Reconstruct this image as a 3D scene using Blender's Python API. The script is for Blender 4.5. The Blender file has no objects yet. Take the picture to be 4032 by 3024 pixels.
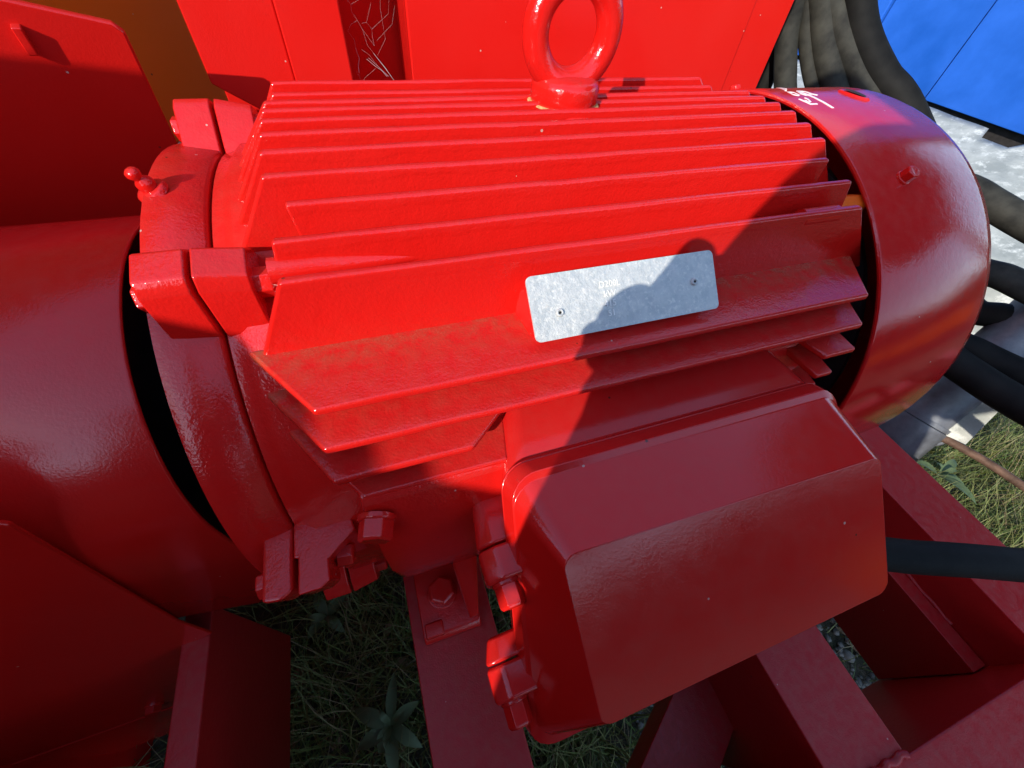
import bpy, bmesh, math, random
from mathutils import Vector, Matrix, noise
random.seed(7)
C = bpy.context.scene
COL = C.collection
V = Vector

# ------------------------------------------------------------------ camera, world, sun, exposure
CAM = V((0.1238, -0.2745, 0.2771))
RIGHT = V((0.9443, -0.3215, 0.0703)); DOWN = V((-0.2071, -0.7464, -0.6325)); FWD = V((0.2558, 0.5827, -0.7714))
cd = bpy.data.cameras.new('camera'); cam = bpy.data.objects.new('camera', cd); COL.objects.link(cam)
rm = Matrix((RIGHT, -DOWN, -FWD)).transposed()
cam.matrix_world = Matrix.Translation(CAM) @ rm.to_4x4()
cd.sensor_width = 36; cd.lens = 36 * 1557.68 / 4032; cd.clip_start = 0.004; cd.clip_end = 400
C.camera = cam

SUN = V((1.5, 1.38, -1.0)).normalized()            # the way the light travels
el = math.asin(-SUN.z); az = math.atan2(-SUN.x, -SUN.y)  # compass direction of the sun
w = bpy.data.worlds.new('World'); C.world = w; w.use_nodes = True
nt = w.node_tree
sky = nt.nodes.new('ShaderNodeTexSky'); sky.sky_type = 'NISHITA'; sky.sun_disc = False
sky.sun_elevation = el; sky.sun_rotation = az
sky.air_density = 1.0; sky.dust_density = 0.3; sky.ozone_density = 1.5
nt.links.new(sky.outputs[0], nt.nodes['Background'].inputs[0])
nt.nodes['Background'].inputs[1].default_value = 0.15
sl = bpy.data.lights.new('sun', 'SUN'); sl.energy = 2.0; sl.angle = math.radians(0.5); sl.color = (1, 0.94, 0.84)
so = bpy.data.objects.new('sun', sl); COL.objects.link(so); so.rotation_euler = SUN.to_track_quat('-Z', 'Y').to_euler()
so.location = (-3, -3, 4)
C.render.engine = 'CYCLES'
vs = C.view_settings; vs.view_transform = 'Standard'; vs.look = 'None'; vs.gamma = 1; vs.use_curve_mapping = False
vs.exposure = 1.42
C.cycles.max_bounces = 8; C.cycles.diffuse_bounces = 4; C.cycles.glossy_bounces = 4
C.render.resolution_x = 1024; C.render.resolution_y = 768

# ------------------------------------------------------------------ materials
def newmat(name):
    m = bpy.data.materials.new(name); m.use_nodes = True
    return m, m.node_tree, m.node_tree.nodes['Principled BSDF']
def N(t, kind, **kw):
    n = t.nodes.new(kind)
    for k, v in kw.items(): setattr(n, k, v)
    return n
def mixcol(t, fac, a, b):
    n = t.nodes.new('ShaderNodeMix'); n.data_type = 'RGBA'
    def put(i, v):
        if hasattr(v, 'is_linked') or hasattr(v, 'links'): t.links.new(v, n.inputs[i])
        else: n.inputs[i].default_value = v if not isinstance(v, tuple) else (v + (1,))[:4]
    put(0, fac); put(6, a); put(7, b)
    return n.outputs[2]
def math_(t, op, a, b=None, clamp=False):
    n = t.nodes.new('ShaderNodeMath'); n.operation = op; n.use_clamp = clamp
    for i, v in enumerate((a, b)):
        if v is None: continue
        if hasattr(v, 'links'): t.links.new(v, n.inputs[i])
        else: n.inputs[i].default_value = v
    return n.outputs[0]
def ramp(t, src, lo, hi):
    n = t.nodes.new('ShaderNodeMapRange'); n.inputs[1].default_value = lo; n.inputs[2].default_value = hi
    t.links.new(src, n.inputs[0]); return n.outputs[0]
def noise_(t, scale, detail=4, rough=.55, vec=None):
    n = t.nodes.new('ShaderNodeTexNoise'); n.inputs['Scale'].default_value = scale
    n.inputs['Detail'].default_value = detail; n.inputs['Roughness'].default_value = rough
    if vec is not None: t.links.new(vec, n.inputs['Vector'])
    return n.outputs['Fac']

def paint(name, col, rough=.2, peel=.22, cast=.15, dust=.35, spec=.52, speck=True, wash=.10, sky_tint=.07):
    m, t, p = newmat(name)
    tc = N(t, 'ShaderNodeTexCoord').outputs['Object']
    n1 = noise_(t, 700, 2, .5, tc); n2 = noise_(t, 120, 4, .6, tc); n3 = noise_(t, 14, 4, .6, tc); n4 = noise_(t, 900, 5, .7, tc)
    # colour: a little uneven, dusty in patches, dirt where an attribute says so
    c = mixcol(t, math_(t, 'MULTIPLY', ramp(t, n3, .35, .75), wash), col, (min(1, col[0]*1.15+.03), col[1]+.035, col[2]+.03))
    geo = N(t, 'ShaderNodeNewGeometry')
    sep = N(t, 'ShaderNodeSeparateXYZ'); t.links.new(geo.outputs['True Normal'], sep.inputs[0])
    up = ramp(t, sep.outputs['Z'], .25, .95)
    d = math_(t, 'MULTIPLY', math_(t, 'MULTIPLY', up, ramp(t, n2, .38, .72)), dust * .35)
    c = mixcol(t, math_(t, 'MULTIPLY', up, sky_tint), c, (.58, .085, .10)); c = mixcol(t, d, c, (.30, .16, .11))  # upward faces tinted pink in place of reflected sky, then patchy dust
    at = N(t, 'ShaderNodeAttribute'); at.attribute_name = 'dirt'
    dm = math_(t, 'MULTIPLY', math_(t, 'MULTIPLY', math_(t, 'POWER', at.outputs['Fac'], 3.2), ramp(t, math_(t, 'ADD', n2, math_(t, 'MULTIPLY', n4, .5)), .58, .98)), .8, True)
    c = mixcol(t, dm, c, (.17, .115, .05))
    if speck:
        vo = N(t, 'ShaderNodeTexVoronoi'); vo.inputs['Scale'].default_value = 62; t.links.new(tc, vo.inputs['Vector'])
        wn = N(t, 'ShaderNodeTexWhiteNoise'); t.links.new(vo.outputs['Position'], wn.inputs['Vector'])
        sm = math_(t, 'MULTIPLY', math_(t, 'LESS_THAN', vo.outputs['Distance'], math_(t, 'MULTIPLY', wn.outputs['Value'], .05)), math_(t, 'GREATER_THAN', wn.outputs['Value'], .72))
        c = mixcol(t, math_(t, 'MULTIPLY', sm, .75), c, (.55, .40, .33))
        v2 = N(t, 'ShaderNodeTexVoronoi'); v2.inputs['Scale'].default_value = 38; t.links.new(tc, v2.inputs['Vector'])
        w2 = N(t, 'ShaderNodeTexWhiteNoise'); t.links.new(v2.outputs['Position'], w2.inputs['Vector'])
        s2 = math_(t, 'MULTIPLY', math_(t, 'LESS_THAN', v2.outputs['Distance'], math_(t, 'MULTIPLY', w2.outputs['Value'], .04)), math_(t, 'GREATER_THAN', w2.outputs['Value'], .66))
        c = mixcol(t, math_(t, 'MULTIPLY', s2, .8), c, (.05, .02, .012))
    t.links.new(c, p.inputs['Base Color'])
    r = math_(t, 'ADD', math_(t, 'MULTIPLY', math_(t, 'MAXIMUM', dm, math_(t, 'MULTIPLY', d, 2)), .45), math_(t, 'ADD', rough - .05, math_(t, 'MULTIPLY', n3, .10)))
    t.links.new(r, p.inputs['Roughness'])
    p.inputs['Specular IOR Level'].default_value = spec
    sg = N(t, 'ShaderNodeAttribute'); sg.attribute_name = 'sag'
    nl = noise_(t, 30, 3, .6, tc)
    bead = ramp(t, math_(t, 'SUBTRACT', sg.outputs['Fac'], math_(t, 'ADD', .2, math_(t, 'MULTIPLY', nl, 9.5))), -.8, .8)
    b1 = N(t, 'ShaderNodeBump'); b1.inputs['Strength'].default_value = peel; b1.inputs['Distance'].default_value = .0009
    t.links.new(n1, b1.inputs['Height'])
    b2 = N(t, 'ShaderNodeBump'); b2.inputs['Strength'].default_value = cast; b2.inputs['Distance'].default_value = .004
    t.links.new(n2, b2.inputs['Height']); t.links.new(b1.outputs[0], b2.inputs['Normal'])
    b3 = N(t, 'ShaderNodeBump'); b3.invert = True; b3.inputs['Strength'].default_value = .22; b3.inputs['Distance'].default_value = .0005
    t.links.new(bead, b3.inputs['Height']); t.links.new(b2.outputs[0], b3.inputs['Normal'])
    t.links.new(b3.outputs[0], p.inputs['Normal'])
    return m

def plain(name, col, rough=.5, metal=0, var=.2, scale=40, bump=.1, bscale=200, bdist=.001, spec=.5, col2=None):
    m, t, p = newmat(name)
    tc = N(t, 'ShaderNodeTexCoord').outputs['Object']
    n = noise_(t, scale, 5, .6, tc)
    c2 = col2 or tuple(min(1, x * (1 + var * 2.5) + .012) for x in col); c1 = tuple(x * (1 - var) for x in col)
    t.links.new(mixcol(t, ramp(t, n, .3, .7), c1, c2), p.inputs['Base Color'])
    p.inputs['Roughness'].default_value = rough; p.inputs['Metallic'].default_value = metal
    p.inputs['Specular IOR Level'].default_value = spec
    b = N(t, 'ShaderNodeBump'); b.inputs['Strength'].default_value = bump; b.inputs['Distance'].default_value = bdist
    t.links.new(noise_(t, bscale, 4, .6, tc), b.inputs['Height']); t.links.new(b.outputs[0], p.inputs['Normal'])
    return m

RED = (.60, .0085, .0062)
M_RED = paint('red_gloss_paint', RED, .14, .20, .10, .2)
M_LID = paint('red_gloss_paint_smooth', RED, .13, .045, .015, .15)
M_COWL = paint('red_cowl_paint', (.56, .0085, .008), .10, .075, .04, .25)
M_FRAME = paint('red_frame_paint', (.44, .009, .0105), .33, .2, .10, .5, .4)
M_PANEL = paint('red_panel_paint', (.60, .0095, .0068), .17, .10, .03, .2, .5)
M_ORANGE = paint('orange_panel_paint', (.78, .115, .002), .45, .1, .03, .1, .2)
M_INNER = plain('dark_red_inner', (.10, .006, .006), .6)  # dull dark red for the rear end shield
M_BLACK = plain('black_plastic', (.012, .012, .013), .45)
M_RUBBER = plain('black_rubber', (.008, .008, .0075), .7, 0, .3, 22, .25, 350, .0006, .12, (.016, .015, .013))
M_HOSE = plain('dusty_sunlit_rubber', (.013, .013, .012), .7, 0, .3, 26, .25, 350, .0006, .15, (.050, .048, .038))  # lighter copy of the rubber: dust, plus sunlit grey put into the colour
M_BLUE = plain('blue_sheet_paint', (.007, .085, .40), .32, 0, .10, 6, .05, 60)
M_DARK = plain('dark_void', (.012, .009, .008), .9)
M_STEEL = plain('grey_steel', (.10, .105, .115), .5, .35, .3, 25, .25, 120, .002)
M_RUST = plain('rusty_steel', (.10, .055, .035), .7, .2, .4, 60, .4, 250)
M_BRASS = plain('brass', (.45, .38, .16), .35, .8)
M_WHITE = plain('white_marker_paint', (.82, .82, .80), .5, 0, .05)
M_LETTER = plain('pale_stamped_lettering', (.84, .84, .80), .5, 0, .05)
M_WEB = plain('cobweb_silk', (.38, .35, .34), .8, 0, .1)

def galv(name, base=(.42, .42, .37), light=(.62, .61, .54), dark=(.27, .28, .25), metal=.25, rough=.5, s1=9, s2=26):
    m, t, p = newmat(name)
    tc = N(t, 'ShaderNodeTexCoord').outputs['Object']
    a = noise_(t, s1, 6, .65, tc); b = noise_(t, s2, 6, .7, tc)
    c = mixcol(t, ramp(t, a, .38, .62), dark, base); c = mixcol(t, ramp(t, b, .52, .66), c, light)
    t.links.new(c, p.inputs['Base Color']); p.inputs['Metallic'].default_value = metal; p.inputs['Specular IOR Level'].default_value = .25 if metal < .1 else .5
    t.links.new(math_(t, 'ADD', rough - .1, math_(t, 'MULTIPLY', b, .25)), p.inputs['Roughness'])
    bp = N(t, 'ShaderNodeBump'); bp.inputs['Strength'].default_value = .3; bp.inputs['Distance'].default_value = .01
    t.links.new(a, bp.inputs['Height']); t.links.new(bp.outputs[0], p.inputs['Normal'])
    return m
M_GALV = galv('galvanised_sheet', metal=.0, rough=.75)
M_PLATE = galv('worn_aluminium', (.58, .59, .57), (.70, .69, .64), (.47, .50, .50), .15, .42, 160, 420)

# ------------------------------------------------------------------ object helpers
def link(name, me, mat, parent=None):
    if mat: me.materials.append(mat)
    o = bpy.data.objects.new(name, me); COL.objects.link(o)
    if parent is not None: o.parent = parent
    return o
def wl(o):                                     # world location of an object's origin (parents are only moved)
    p = V((0, 0, 0))
    while o is not None: p = p + V(o.location); o = o.parent
    return p
def thing(name, label, cat, loc=(0, 0, 0), group=None):
    o = bpy.data.objects.new(name, None); COL.objects.link(o); o.location = loc; o.empty_display_size = .05
    tag(o, label, cat, group); return o
def tag(o, label, cat, group=None, kind=None):
    if label: o['label'] = label
    if cat: o['category'] = cat
    if group: o['group'] = group
    if kind: o['kind'] = kind
    return o
def poly(name, verts, faces, mat, parent=None, bevel=0, seg=2, angle=35, dirt=None, smooth=True, loc=None, sag=None):
    """verts are world coordinates"""
    org = wl(parent) if parent is not None else V((0, 0, 0))
    me = bpy.data.meshes.new(name)
    off = org + (V(loc) if loc else V((0, 0, 0)))
    me.from_pydata([tuple(V(v) - off) for v in verts], [], [tuple(f) for f in faces])
    bm = bmesh.new(); bm.from_mesh(me); bmesh.ops.recalc_face_normals(bm, faces=bm.faces[:]); bm.to_mesh(me); bm.free()
    if dirt:
        a = me.attributes.new('dirt', 'FLOAT', 'POINT')
        for i, d in enumerate(dirt): a.data[i].value = d
    if sag:
        a = me.attributes.new('sag', 'FLOAT', 'POINT')
        for i, d in enumerate(sag): a.data[i].value = d
    o = link(name, me, mat, parent)
    if loc: o.location = loc
    fin(o, bevel, seg, angle, smooth); return o
def fin(o, bevel=0, seg=2, angle=35, smooth=True):
    me = o.data
    if smooth:
        for p in me.polygons: p.use_smooth = True
    if bevel:
        b = o.modifiers.new('bevel', 'BEVEL'); b.width = bevel; b.segments = seg; b.limit_method = 'ANGLE'; b.angle_limit = math.radians(angle)
        b.harden_normals = False
        wn = o.modifiers.new('normals', 'WEIGHTED_NORMAL'); wn.keep_sharp = True
    elif smooth:
        me.set_sharp_from_angle(angle=math.radians(angle))
def prism(outline, axis, a, b):
    """outline of 2-D points extruded along a world axis from a to b; returns verts, faces"""
    n = len(outline); vs_ = []
    for s in (a, b):
        for (u, v) in outline:
            vs_.append({'x': (s, u, v), 'y': (u, s, v), 'z': (u, v, s)}[axis])
    fs = [tuple(range(n)), tuple(range(n, 2 * n))[::-1]] + [(i, (i + 1) % n, (i + 1) % n + n, i + n) for i in range(n)]
    return vs_, fs
def box(name, lo, hi, mat, parent=None, bevel=.002, seg=2):
    v, f = prism([(lo[0], lo[1]), (hi[0], lo[1]), (hi[0], hi[1]), (lo[0], hi[1])], 'z', lo[2], hi[2])
    return poly(name, v, f, mat, parent, bevel, seg)
def revolve(profile, n=96, axis='x', c=(0, 0, 0), a0=0, a1=360, close=False):
    """profile (along axis, radius) turned round the axis"""
    full = abs(a1 - a0 - 360) < 1e-6; m = n if full else n + 1; vs_, fs = [], []; k = len(profile)
    for i in range(m):
        a = math.radians(a0 + (a1 - a0) * i / n)
        for (s, r) in profile:
            p = {'x': (s, r * math.sin(a), r * math.cos(a)), 'z': (r * math.cos(a), r * math.sin(a), s), 'y': (r * math.cos(a), s, r * math.sin(a))}[axis]
            vs_.append((p[0] + c[0], p[1] + c[1], p[2] + c[2]))
    for i in range(n):
        j = (i + 1) % m
        for q in range(k - 1): fs.append((i * k + q, i * k + q + 1, j * k + q + 1, j * k + q))
        if close: fs.append((i * k + k - 1, i * k, j * k, j * k + k - 1))
    return vs_, fs
def catmull(pts, sub=8):
    pts = [V(p) for p in pts]; out = []
    for i in range(len(pts) - 1):
        p0 = pts[max(i - 1, 0)]; p1 = pts[i]; p2 = pts[i + 1]; p3 = pts[min(i + 2, len(pts) - 1)]
        for s in range(sub):
            t = s / sub
            out.append(.5 * ((2 * p1) + (p2 - p0) * t + (2 * p0 - 5 * p1 + 4 * p2 - p3) * t * t + (3 * p1 - p0 - 3 * p2 + p3) * t ** 3))
    out.append(pts[-1]); return out
def sweep(path, rad, n=12, squash=1.0):
    path = [V(p) for p in path]; vs_, fs = [], []; up = V((.13, .31, .94))
    for i, p in enumerate(path):
        t = (path[min(i + 1, len(path) - 1)] - path[max(i - 1, 0)]).normalized()
        s = t.cross(up).normalized(); u = s.cross(t).normalized(); r = rad[i] if isinstance(rad, list) else rad
        for k in range(n):
            a = 2 * math.pi * k / n; vs_.append(p + s * (r * math.cos(a)) + u * (r * squash * math.sin(a)))
    for i in range(len(path) - 1):
        for k in range(n): fs.append((i * n + k, i * n + (k + 1) % n, (i + 1) * n + (k + 1) % n, (i + 1) * n + k))
    fs.append(tuple(range(n))[::-1]); fs.append(tuple(range((len(path) - 1) * n, len(path) * n)))
    return vs_, fs
def tube(name, pts, rad, mat, parent=None, n=12, sub=8, squash=1.0):
    v, f = sweep(catmull(pts, sub) if sub > 1 else pts, rad, n, squash); return poly(name, v, f, mat, parent, 0, 2, 50)
def frame_of(d):
    d = V(d).normalized(); s = d.cross(V((0, 0, 1)) if abs(d.z) < .9 else V((1, 0, 0))).normalized(); return s, d.cross(s).normalized(), d
def hexbolt(name, c, d, af=.013, h=.008, mat=None, parent=None, washer=True):
    """hex head standing on c along d, with a chamfered end and a washer"""
    s, u, d = frame_of(d); c = V(c); vs_, fs = [], []; R = af / math.sqrt(3)
    def ring(r, z, n=6, ph=0): 
        b = len(vs_)
        for k in range(n):
            a = 2 * math.pi * k / n + ph; vs_.append(c + s * (r * math.cos(a)) + u * (r * math.sin(a)) + d * z)
        return b
    z0 = .002 if washer else 0
    a = ring(R, z0); b = ring(R, z0 + h * .86); e = ring(R * .82, z0 + h); g = ring(R * .5, z0 + h * .97)
    for p, q in ((a, b), (b, e), (e, g)):
        for k in range(6): fs.append((p + k, p + (k + 1) % 6, q + (k + 1) % 6, q + k))
    fs.append(tuple(range(g, g + 6)))
    if washer:
        n = 20; w0 = ring(R * 1.10, -.001, n); w1 = ring(R * 1.10, .0014, n); w2 = ring(R * 1.02, .0020, n)
        for p, q in ((w0, w1), (w1, w2)):
            for k in range(n): fs.append((p + k, p + (k + 1) % n, q + (k + 1) % n, q + k))
        fs.append(tuple(range(w2, w2 + n)))
    return poly(name, vs_, fs, mat, parent, .0005, 2, 25)
def pathquads(pts, half, normal_fn, lift, thick):
    """a painted stroke of some width and thickness along points on a surface"""
    vs_, fs = [], []; pts = [V(p) for p in pts]
    for i, p in enumerate(pts):
        t = (pts[min(i + 1, len(pts) - 1)] - pts[max(i - 1, 0)]).normalized(); n = normal_fn(p); s = t.cross(n).normalized()
        for (a, b) in ((-1, 0), (-1, 1), (1, 1), (1, 0)): vs_.append(p + s * (half * a) + n * (lift + thick * b))
    for i in range(len(pts) - 1):
        for k in range(4): fs.append((i * 4 + k, i * 4 + (k + 1) % 4, i * 4 + 4 + (k + 1) % 4, i * 4 + 4 + k))
    fs += [(0, 1, 2, 3), tuple(len(vs_) - 4 + k for k in (3, 2, 1, 0))]
    return vs_, fs

# ================================================================== GROUND
GZ = -.75
def ground():
    n = 90; vs_, fs = [], []
    xs = []
    for i in range(n + 1):
        t = i / n * 2 - 1; xs.append(math.copysign(abs(t) ** 4 * 150 + abs(t) * 3.0, t))
    for y in xs:
        for x in xs:
            z = GZ + .02 * noise.noise(V((x * 1.3, y * 1.3, 0))) + .012 * noise.noise(V((x * 6, y * 6, 3)))
            vs_.append((x + .6, y, z))
    for j in range(n):
        for i in range(n): fs.append((j * (n + 1) + i, j * (n + 1) + i + 1, (j + 1) * (n + 1) + i + 1, (j + 1) * (n + 1) + i))
    m, t, p = newmat('soil_and_moss')
    tc = N(t, 'ShaderNodeTexCoord').outputs['Object']
    a = noise_(t, 5, 6, .65, tc); b = noise_(t, 60, 6, .7, tc); cc = noise_(t, 260, 4, .7, tc)
    c = mixcol(t, ramp(t, a, .42, .6), (.055, .043, .028), (.05, .06, .022)); c = mixcol(t, ramp(t, b, .45, .7), c, (.11, .085, .055))
    c = mixcol(t, ramp(t, cc, .55, .75), c, (.14, .12, .085))
    t.links.new(c, p.inputs['Base Color']); p.inputs['Roughness'].default_value = .95
    bp = N(t, 'ShaderNodeBump'); bp.inputs['Strength'].default_value = .7; bp.inputs['Distance'].default_value = .012
    t.links.new(math_(t, 'ADD', b, cc), bp.inputs['Height']); t.links.new(bp.outputs[0], p.inputs['Normal'])
    o = poly('ground', vs_, fs, m); o['kind'] = 'structure'
    return o
ground()
def gz(x, y): return GZ + .02 * noise.noise(V(((x - .6) * 1.3, y * 1.3, 0))) + .012 * noise.noise(V(((x - .6) * 6, y * 6, 3)))

# ================================================================== BASE FRAME
base = thing('base_frame', 'red painted steel channel base frame under the motor, standing over grass and gravel', 'machine frame', (.3, -.2, -.2))
TOP = -.2
def channel(name, x0, x1, web, y0, y1, top=TOP, h=.22, t=.009, bottom=True):
    """channel running along Y: flanges between x0..x1, web at side 'lo' or 'hi'"""
    if web == 'lo': o = [(x0, top), (x1, top), (x1, top - t), (x0 + t, top - t), (x0 + t, top - h + t), (x1, top - h + t), (x1, top - h), (x0, top - h)]
    else: o = [(x0, top), (x1, top), (x1, top - h), (x0, top - h), (x0, top - h + t), (x1 - t, top - h + t), (x1 - t, top - t), (x0, top - t)]
    v, f = prism([(x, z) for x, z in o], 'y', y0, y1)
    return poly(name, v, f, M_FRAME, base, .0018, 2)
# flat slide rails that carry the motor feet
box('slide_rail', (.078, -.434, TOP - .012), (.161, .34, TOP), M_FRAME, base, .0015)
channel('slide_rail_beam', .410, .494, 'lo', -.433, .34)
channel('side_beam', .720, .808, 'lo', -.60, .9, TOP + .0)
channel('side_beam', -.133, -.108, 'hi', -.434, -.109, TOP)
# small angle beside the right hand beam
v, f = prism([(.696, -.268), (.7185, -.268), (.7185, -.274), (.703, -.274), (.703, -.415), (.696, -.415)], 'y', -.4345, .6)
poly('angle_iron', v, f, M_FRAME, base, .001)
# front beam along X: web toward the motor
o_ = [(-.52, TOP), (-.436, TOP), (-.436, TOP - .22), (-.52, TOP - .22), (-.52, TOP - .211), (-.445, TOP - .211), (-.445, TOP - .009), (-.52, TOP - .009)]
v, f = prism(o_, 'x', -.9, 1.6); 
poly('front_beam', v, f, M_FRAME, base, .002)
o_ = [(.40, TOP - .003), (.48, TOP - .003), (.48, TOP - .22), (.40, TOP - .22)]

# diagonal brace low between rail and beam
def bar(name, a, b, w_, h_, mat, parent, bevel=.0015):
    a, b = V(a), V(b); d = (b - a).normalized(); s = d.cross(V((0, 0, 1))).normalized(); u = s.cross(d)
    vs_ = [p + s * (i * w_ / 2) + u * (j * h_) for p in (a, b) for (i, j) in ((-1, 0), (1, 0), (1, -1), (-1, -1))]
    return poly(name, vs_, [(0, 1, 2, 3), (7, 6, 5, 4)] + [(k, (k + 1) % 4, (k + 1) % 4 + 4, k + 4) for k in range(4)], mat, parent, bevel)
bar('diagonal_brace', (.2755, -.432, -.330), (.452, -.325, -.330), .072, .05, M_FRAME, base)
# weld beads where the middle rail meets the front beam
for (x0, x1) in ((.412, .494),):
    pts = [(x0 + (x1 - x0) * i / 14, -.4345 + .0012 * math.sin(i * 2.1), TOP + .0005 + .0008 * math.sin(i * 3.7)) for i in range(15)]
    tube('weld_bead', pts, .0035, M_FRAME, base, 8, 2)
pts = [(.7195, -.29 - i * .01, -.268 + .001 * math.sin(i * 1.9)) for i in range(11)]
tube('weld_bead', pts, .003, M_FRAME, base, 8, 2)

# ================================================================== THE MOTOR
motor = thing('electric_motor', 'big finned red electric motor with lifting eye, bolted to the red base frame', 'electric motor', (.25, 0, -.2))

# --- stator body
prof = [(.0468, .10), (.0468, .1672), (.0478, .1687), (.0535, .170), (.0585, .1738), (.40, .1738), (.425, .168), (.428, .10)]
v, f = revolve(prof, 96); body = poly('stator_frame', v, f, M_RED, motor, 0, 2, 40)

def tip_z(y): return {0: .1987}.get(y, 0)
VF = [(.008, .1987), (-.0077, .1997), (-.0234, .1999), (-.0391, .1992), (-.0548, .1971), (-.0705, .1933), (-.0862, .1875), (-.1019, .1798), (-.1176, .1707)]
TH = .0048
def wavy(p, amp=.0004):
    return V(p) + V((0, amp * noise.noise(V((p[0] * 40, p[1] * 300, p[2] * 50))), amp * noise.noise(V((p[0] * 35 + 9, p[1] * 300, p[2] * 50)))))
def vfin(y, zt, side=1):
    r = .171; zb = math.sqrt(max(r * r - y * y, .0)) - .004
    if abs(y) > .115: zb = .120
    sl = .93
    xl0 = .083; xr0 = .4175 if abs(y) < .1 else .4195; sr = 1.0
    xlb = max(.0565, xl0 - sl * (zt - zb)); xrb = min(.470, xr0 + sr * (zt - zb))
    if abs(abs(y) - .0862) < .001: xl0 = .0904; xlb = .0945; xr0 = .410; xrb = .414
    if abs(abs(y) - .1019) < .001: xlb = .0745; xrb = .440
    m = 22; front, back = [], []
    top = [(xl0 + (xr0 - xl0) * i / m, zt) for i in range(m + 1)]
    bot = [(xlb + (xrb - xlb) * i / m, zb) for i in range(m + 1)]
    vs_, fs, dirt = [], [], []
    y0, y1 = (y, y + TH) if side == 1 else (y - TH, y)
    for yy in (y0, y1):
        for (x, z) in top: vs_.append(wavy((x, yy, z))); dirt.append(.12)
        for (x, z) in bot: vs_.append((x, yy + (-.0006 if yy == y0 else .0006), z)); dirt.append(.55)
    k = m + 1
    for i in range(m):
        fs += [(i, i + 1, k + i + 1, k + i), (2 * k + i + 1, 2 * k + i, 3 * k + i, 3 * k + i + 1), (i + 1, i, 2 * k + i, 2 * k + i + 1), (k + i, k + i + 1, 3 * k + i + 1, 3 * k + i)]
    fs += [(0, k, 3 * k, 2 * k), (m, 2 * k + m, 3 * k + m, k + m)]
    sag = ([0] * (m + 1) + [(zt - zb) * 1000] * (m + 1)) * 2
    return poly('cooling_fin', vs_, fs, M_RED, motor, .0017, 3, 40, dirt, True, None, sag)
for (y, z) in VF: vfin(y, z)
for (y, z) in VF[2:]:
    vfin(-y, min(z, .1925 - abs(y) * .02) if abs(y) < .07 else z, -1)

def hfin(z, yt, segs, yroot, mat=M_RED, side=-1):
    """horizontal fin on the camera side; segs = list of (x at tip left, x at root left, x at tip right, x at root right)"""
    out = []
    for (xl, xlr, xr, xrr) in segs:
        m = max(4, int((xr - xl) / .016)); k = m + 1; vs_, fs, dirt = [], [], []
        for dz in (0, -TH):
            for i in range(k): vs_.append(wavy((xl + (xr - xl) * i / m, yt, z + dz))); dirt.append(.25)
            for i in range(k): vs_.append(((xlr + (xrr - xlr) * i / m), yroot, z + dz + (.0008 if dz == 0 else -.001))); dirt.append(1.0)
        for i in range(m):
            fs += [(i, i + 1, k + i + 1, k + i), (2 * k + i + 1, 2 * k + i, 3 * k + i, 3 * k + i + 1), (i + 1, i, 2 * k + i, 2 * k + i + 1), (k + i, k + i + 1, 3 * k + i + 1, 3 * k + i)]
        fs += [(0, k, 3 * k, 2 * k), (m, 2 * k + m, 3 * k + m, k + m)]
        if side == 1: vs_ = [(p[0], -p[1], p[2]) for p in vs_]
        out.append(poly('cooling_fin', vs_, fs, mat, motor, .0018, 3, 40, dirt))
    return out
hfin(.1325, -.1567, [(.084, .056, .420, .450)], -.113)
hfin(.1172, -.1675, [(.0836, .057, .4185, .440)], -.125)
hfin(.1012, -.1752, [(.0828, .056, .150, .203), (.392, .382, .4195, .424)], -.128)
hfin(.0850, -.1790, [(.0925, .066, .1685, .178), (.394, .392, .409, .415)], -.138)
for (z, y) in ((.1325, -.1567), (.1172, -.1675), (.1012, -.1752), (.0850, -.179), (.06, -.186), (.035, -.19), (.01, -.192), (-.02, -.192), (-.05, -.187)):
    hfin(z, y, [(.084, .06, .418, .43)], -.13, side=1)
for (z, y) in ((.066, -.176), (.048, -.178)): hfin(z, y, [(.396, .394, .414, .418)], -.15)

# flank boss under the fins (carries the foot) with its bolt, and the foot itself
def loft(rings, closed=True):
    n = len(rings[0]); vs_ = [p for r in rings for p in r]; fs = []
    for a in range(len(rings) - 1):
        for k in range(n): fs.append((a * n + k, a * n + (k + 1) % n, (a + 1) * n + (k + 1) % n, (a + 1) * n + k))
    fs.append(tuple(range(n))[::-1]); fs.append(tuple(range((len(rings) - 1) * n, len(rings) * n))); return vs_, fs
flank = [(-.13, .0848), (-.1775, .0848), (-.1815, .080), (-.186, .062), (-.190, .035), (-.1915, .0), (-.189, -.03), (-.183, -.058), (-.174, -.073), (-.13, -.085)]
rings = []
for (x, sc) in ((.0905, 1.0), (.094, 1.0), (.16, 1.0), (.19, .985)):
    rings.append([(x + (.004 if (x < .1 and z < 0) else 0), -.13 + (y + .13) * sc, z) for y, z in flank])
v, f = loft(rings); poly('flank_boss', v, f, M_RED, motor, .0016, 2, 40)
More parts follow.
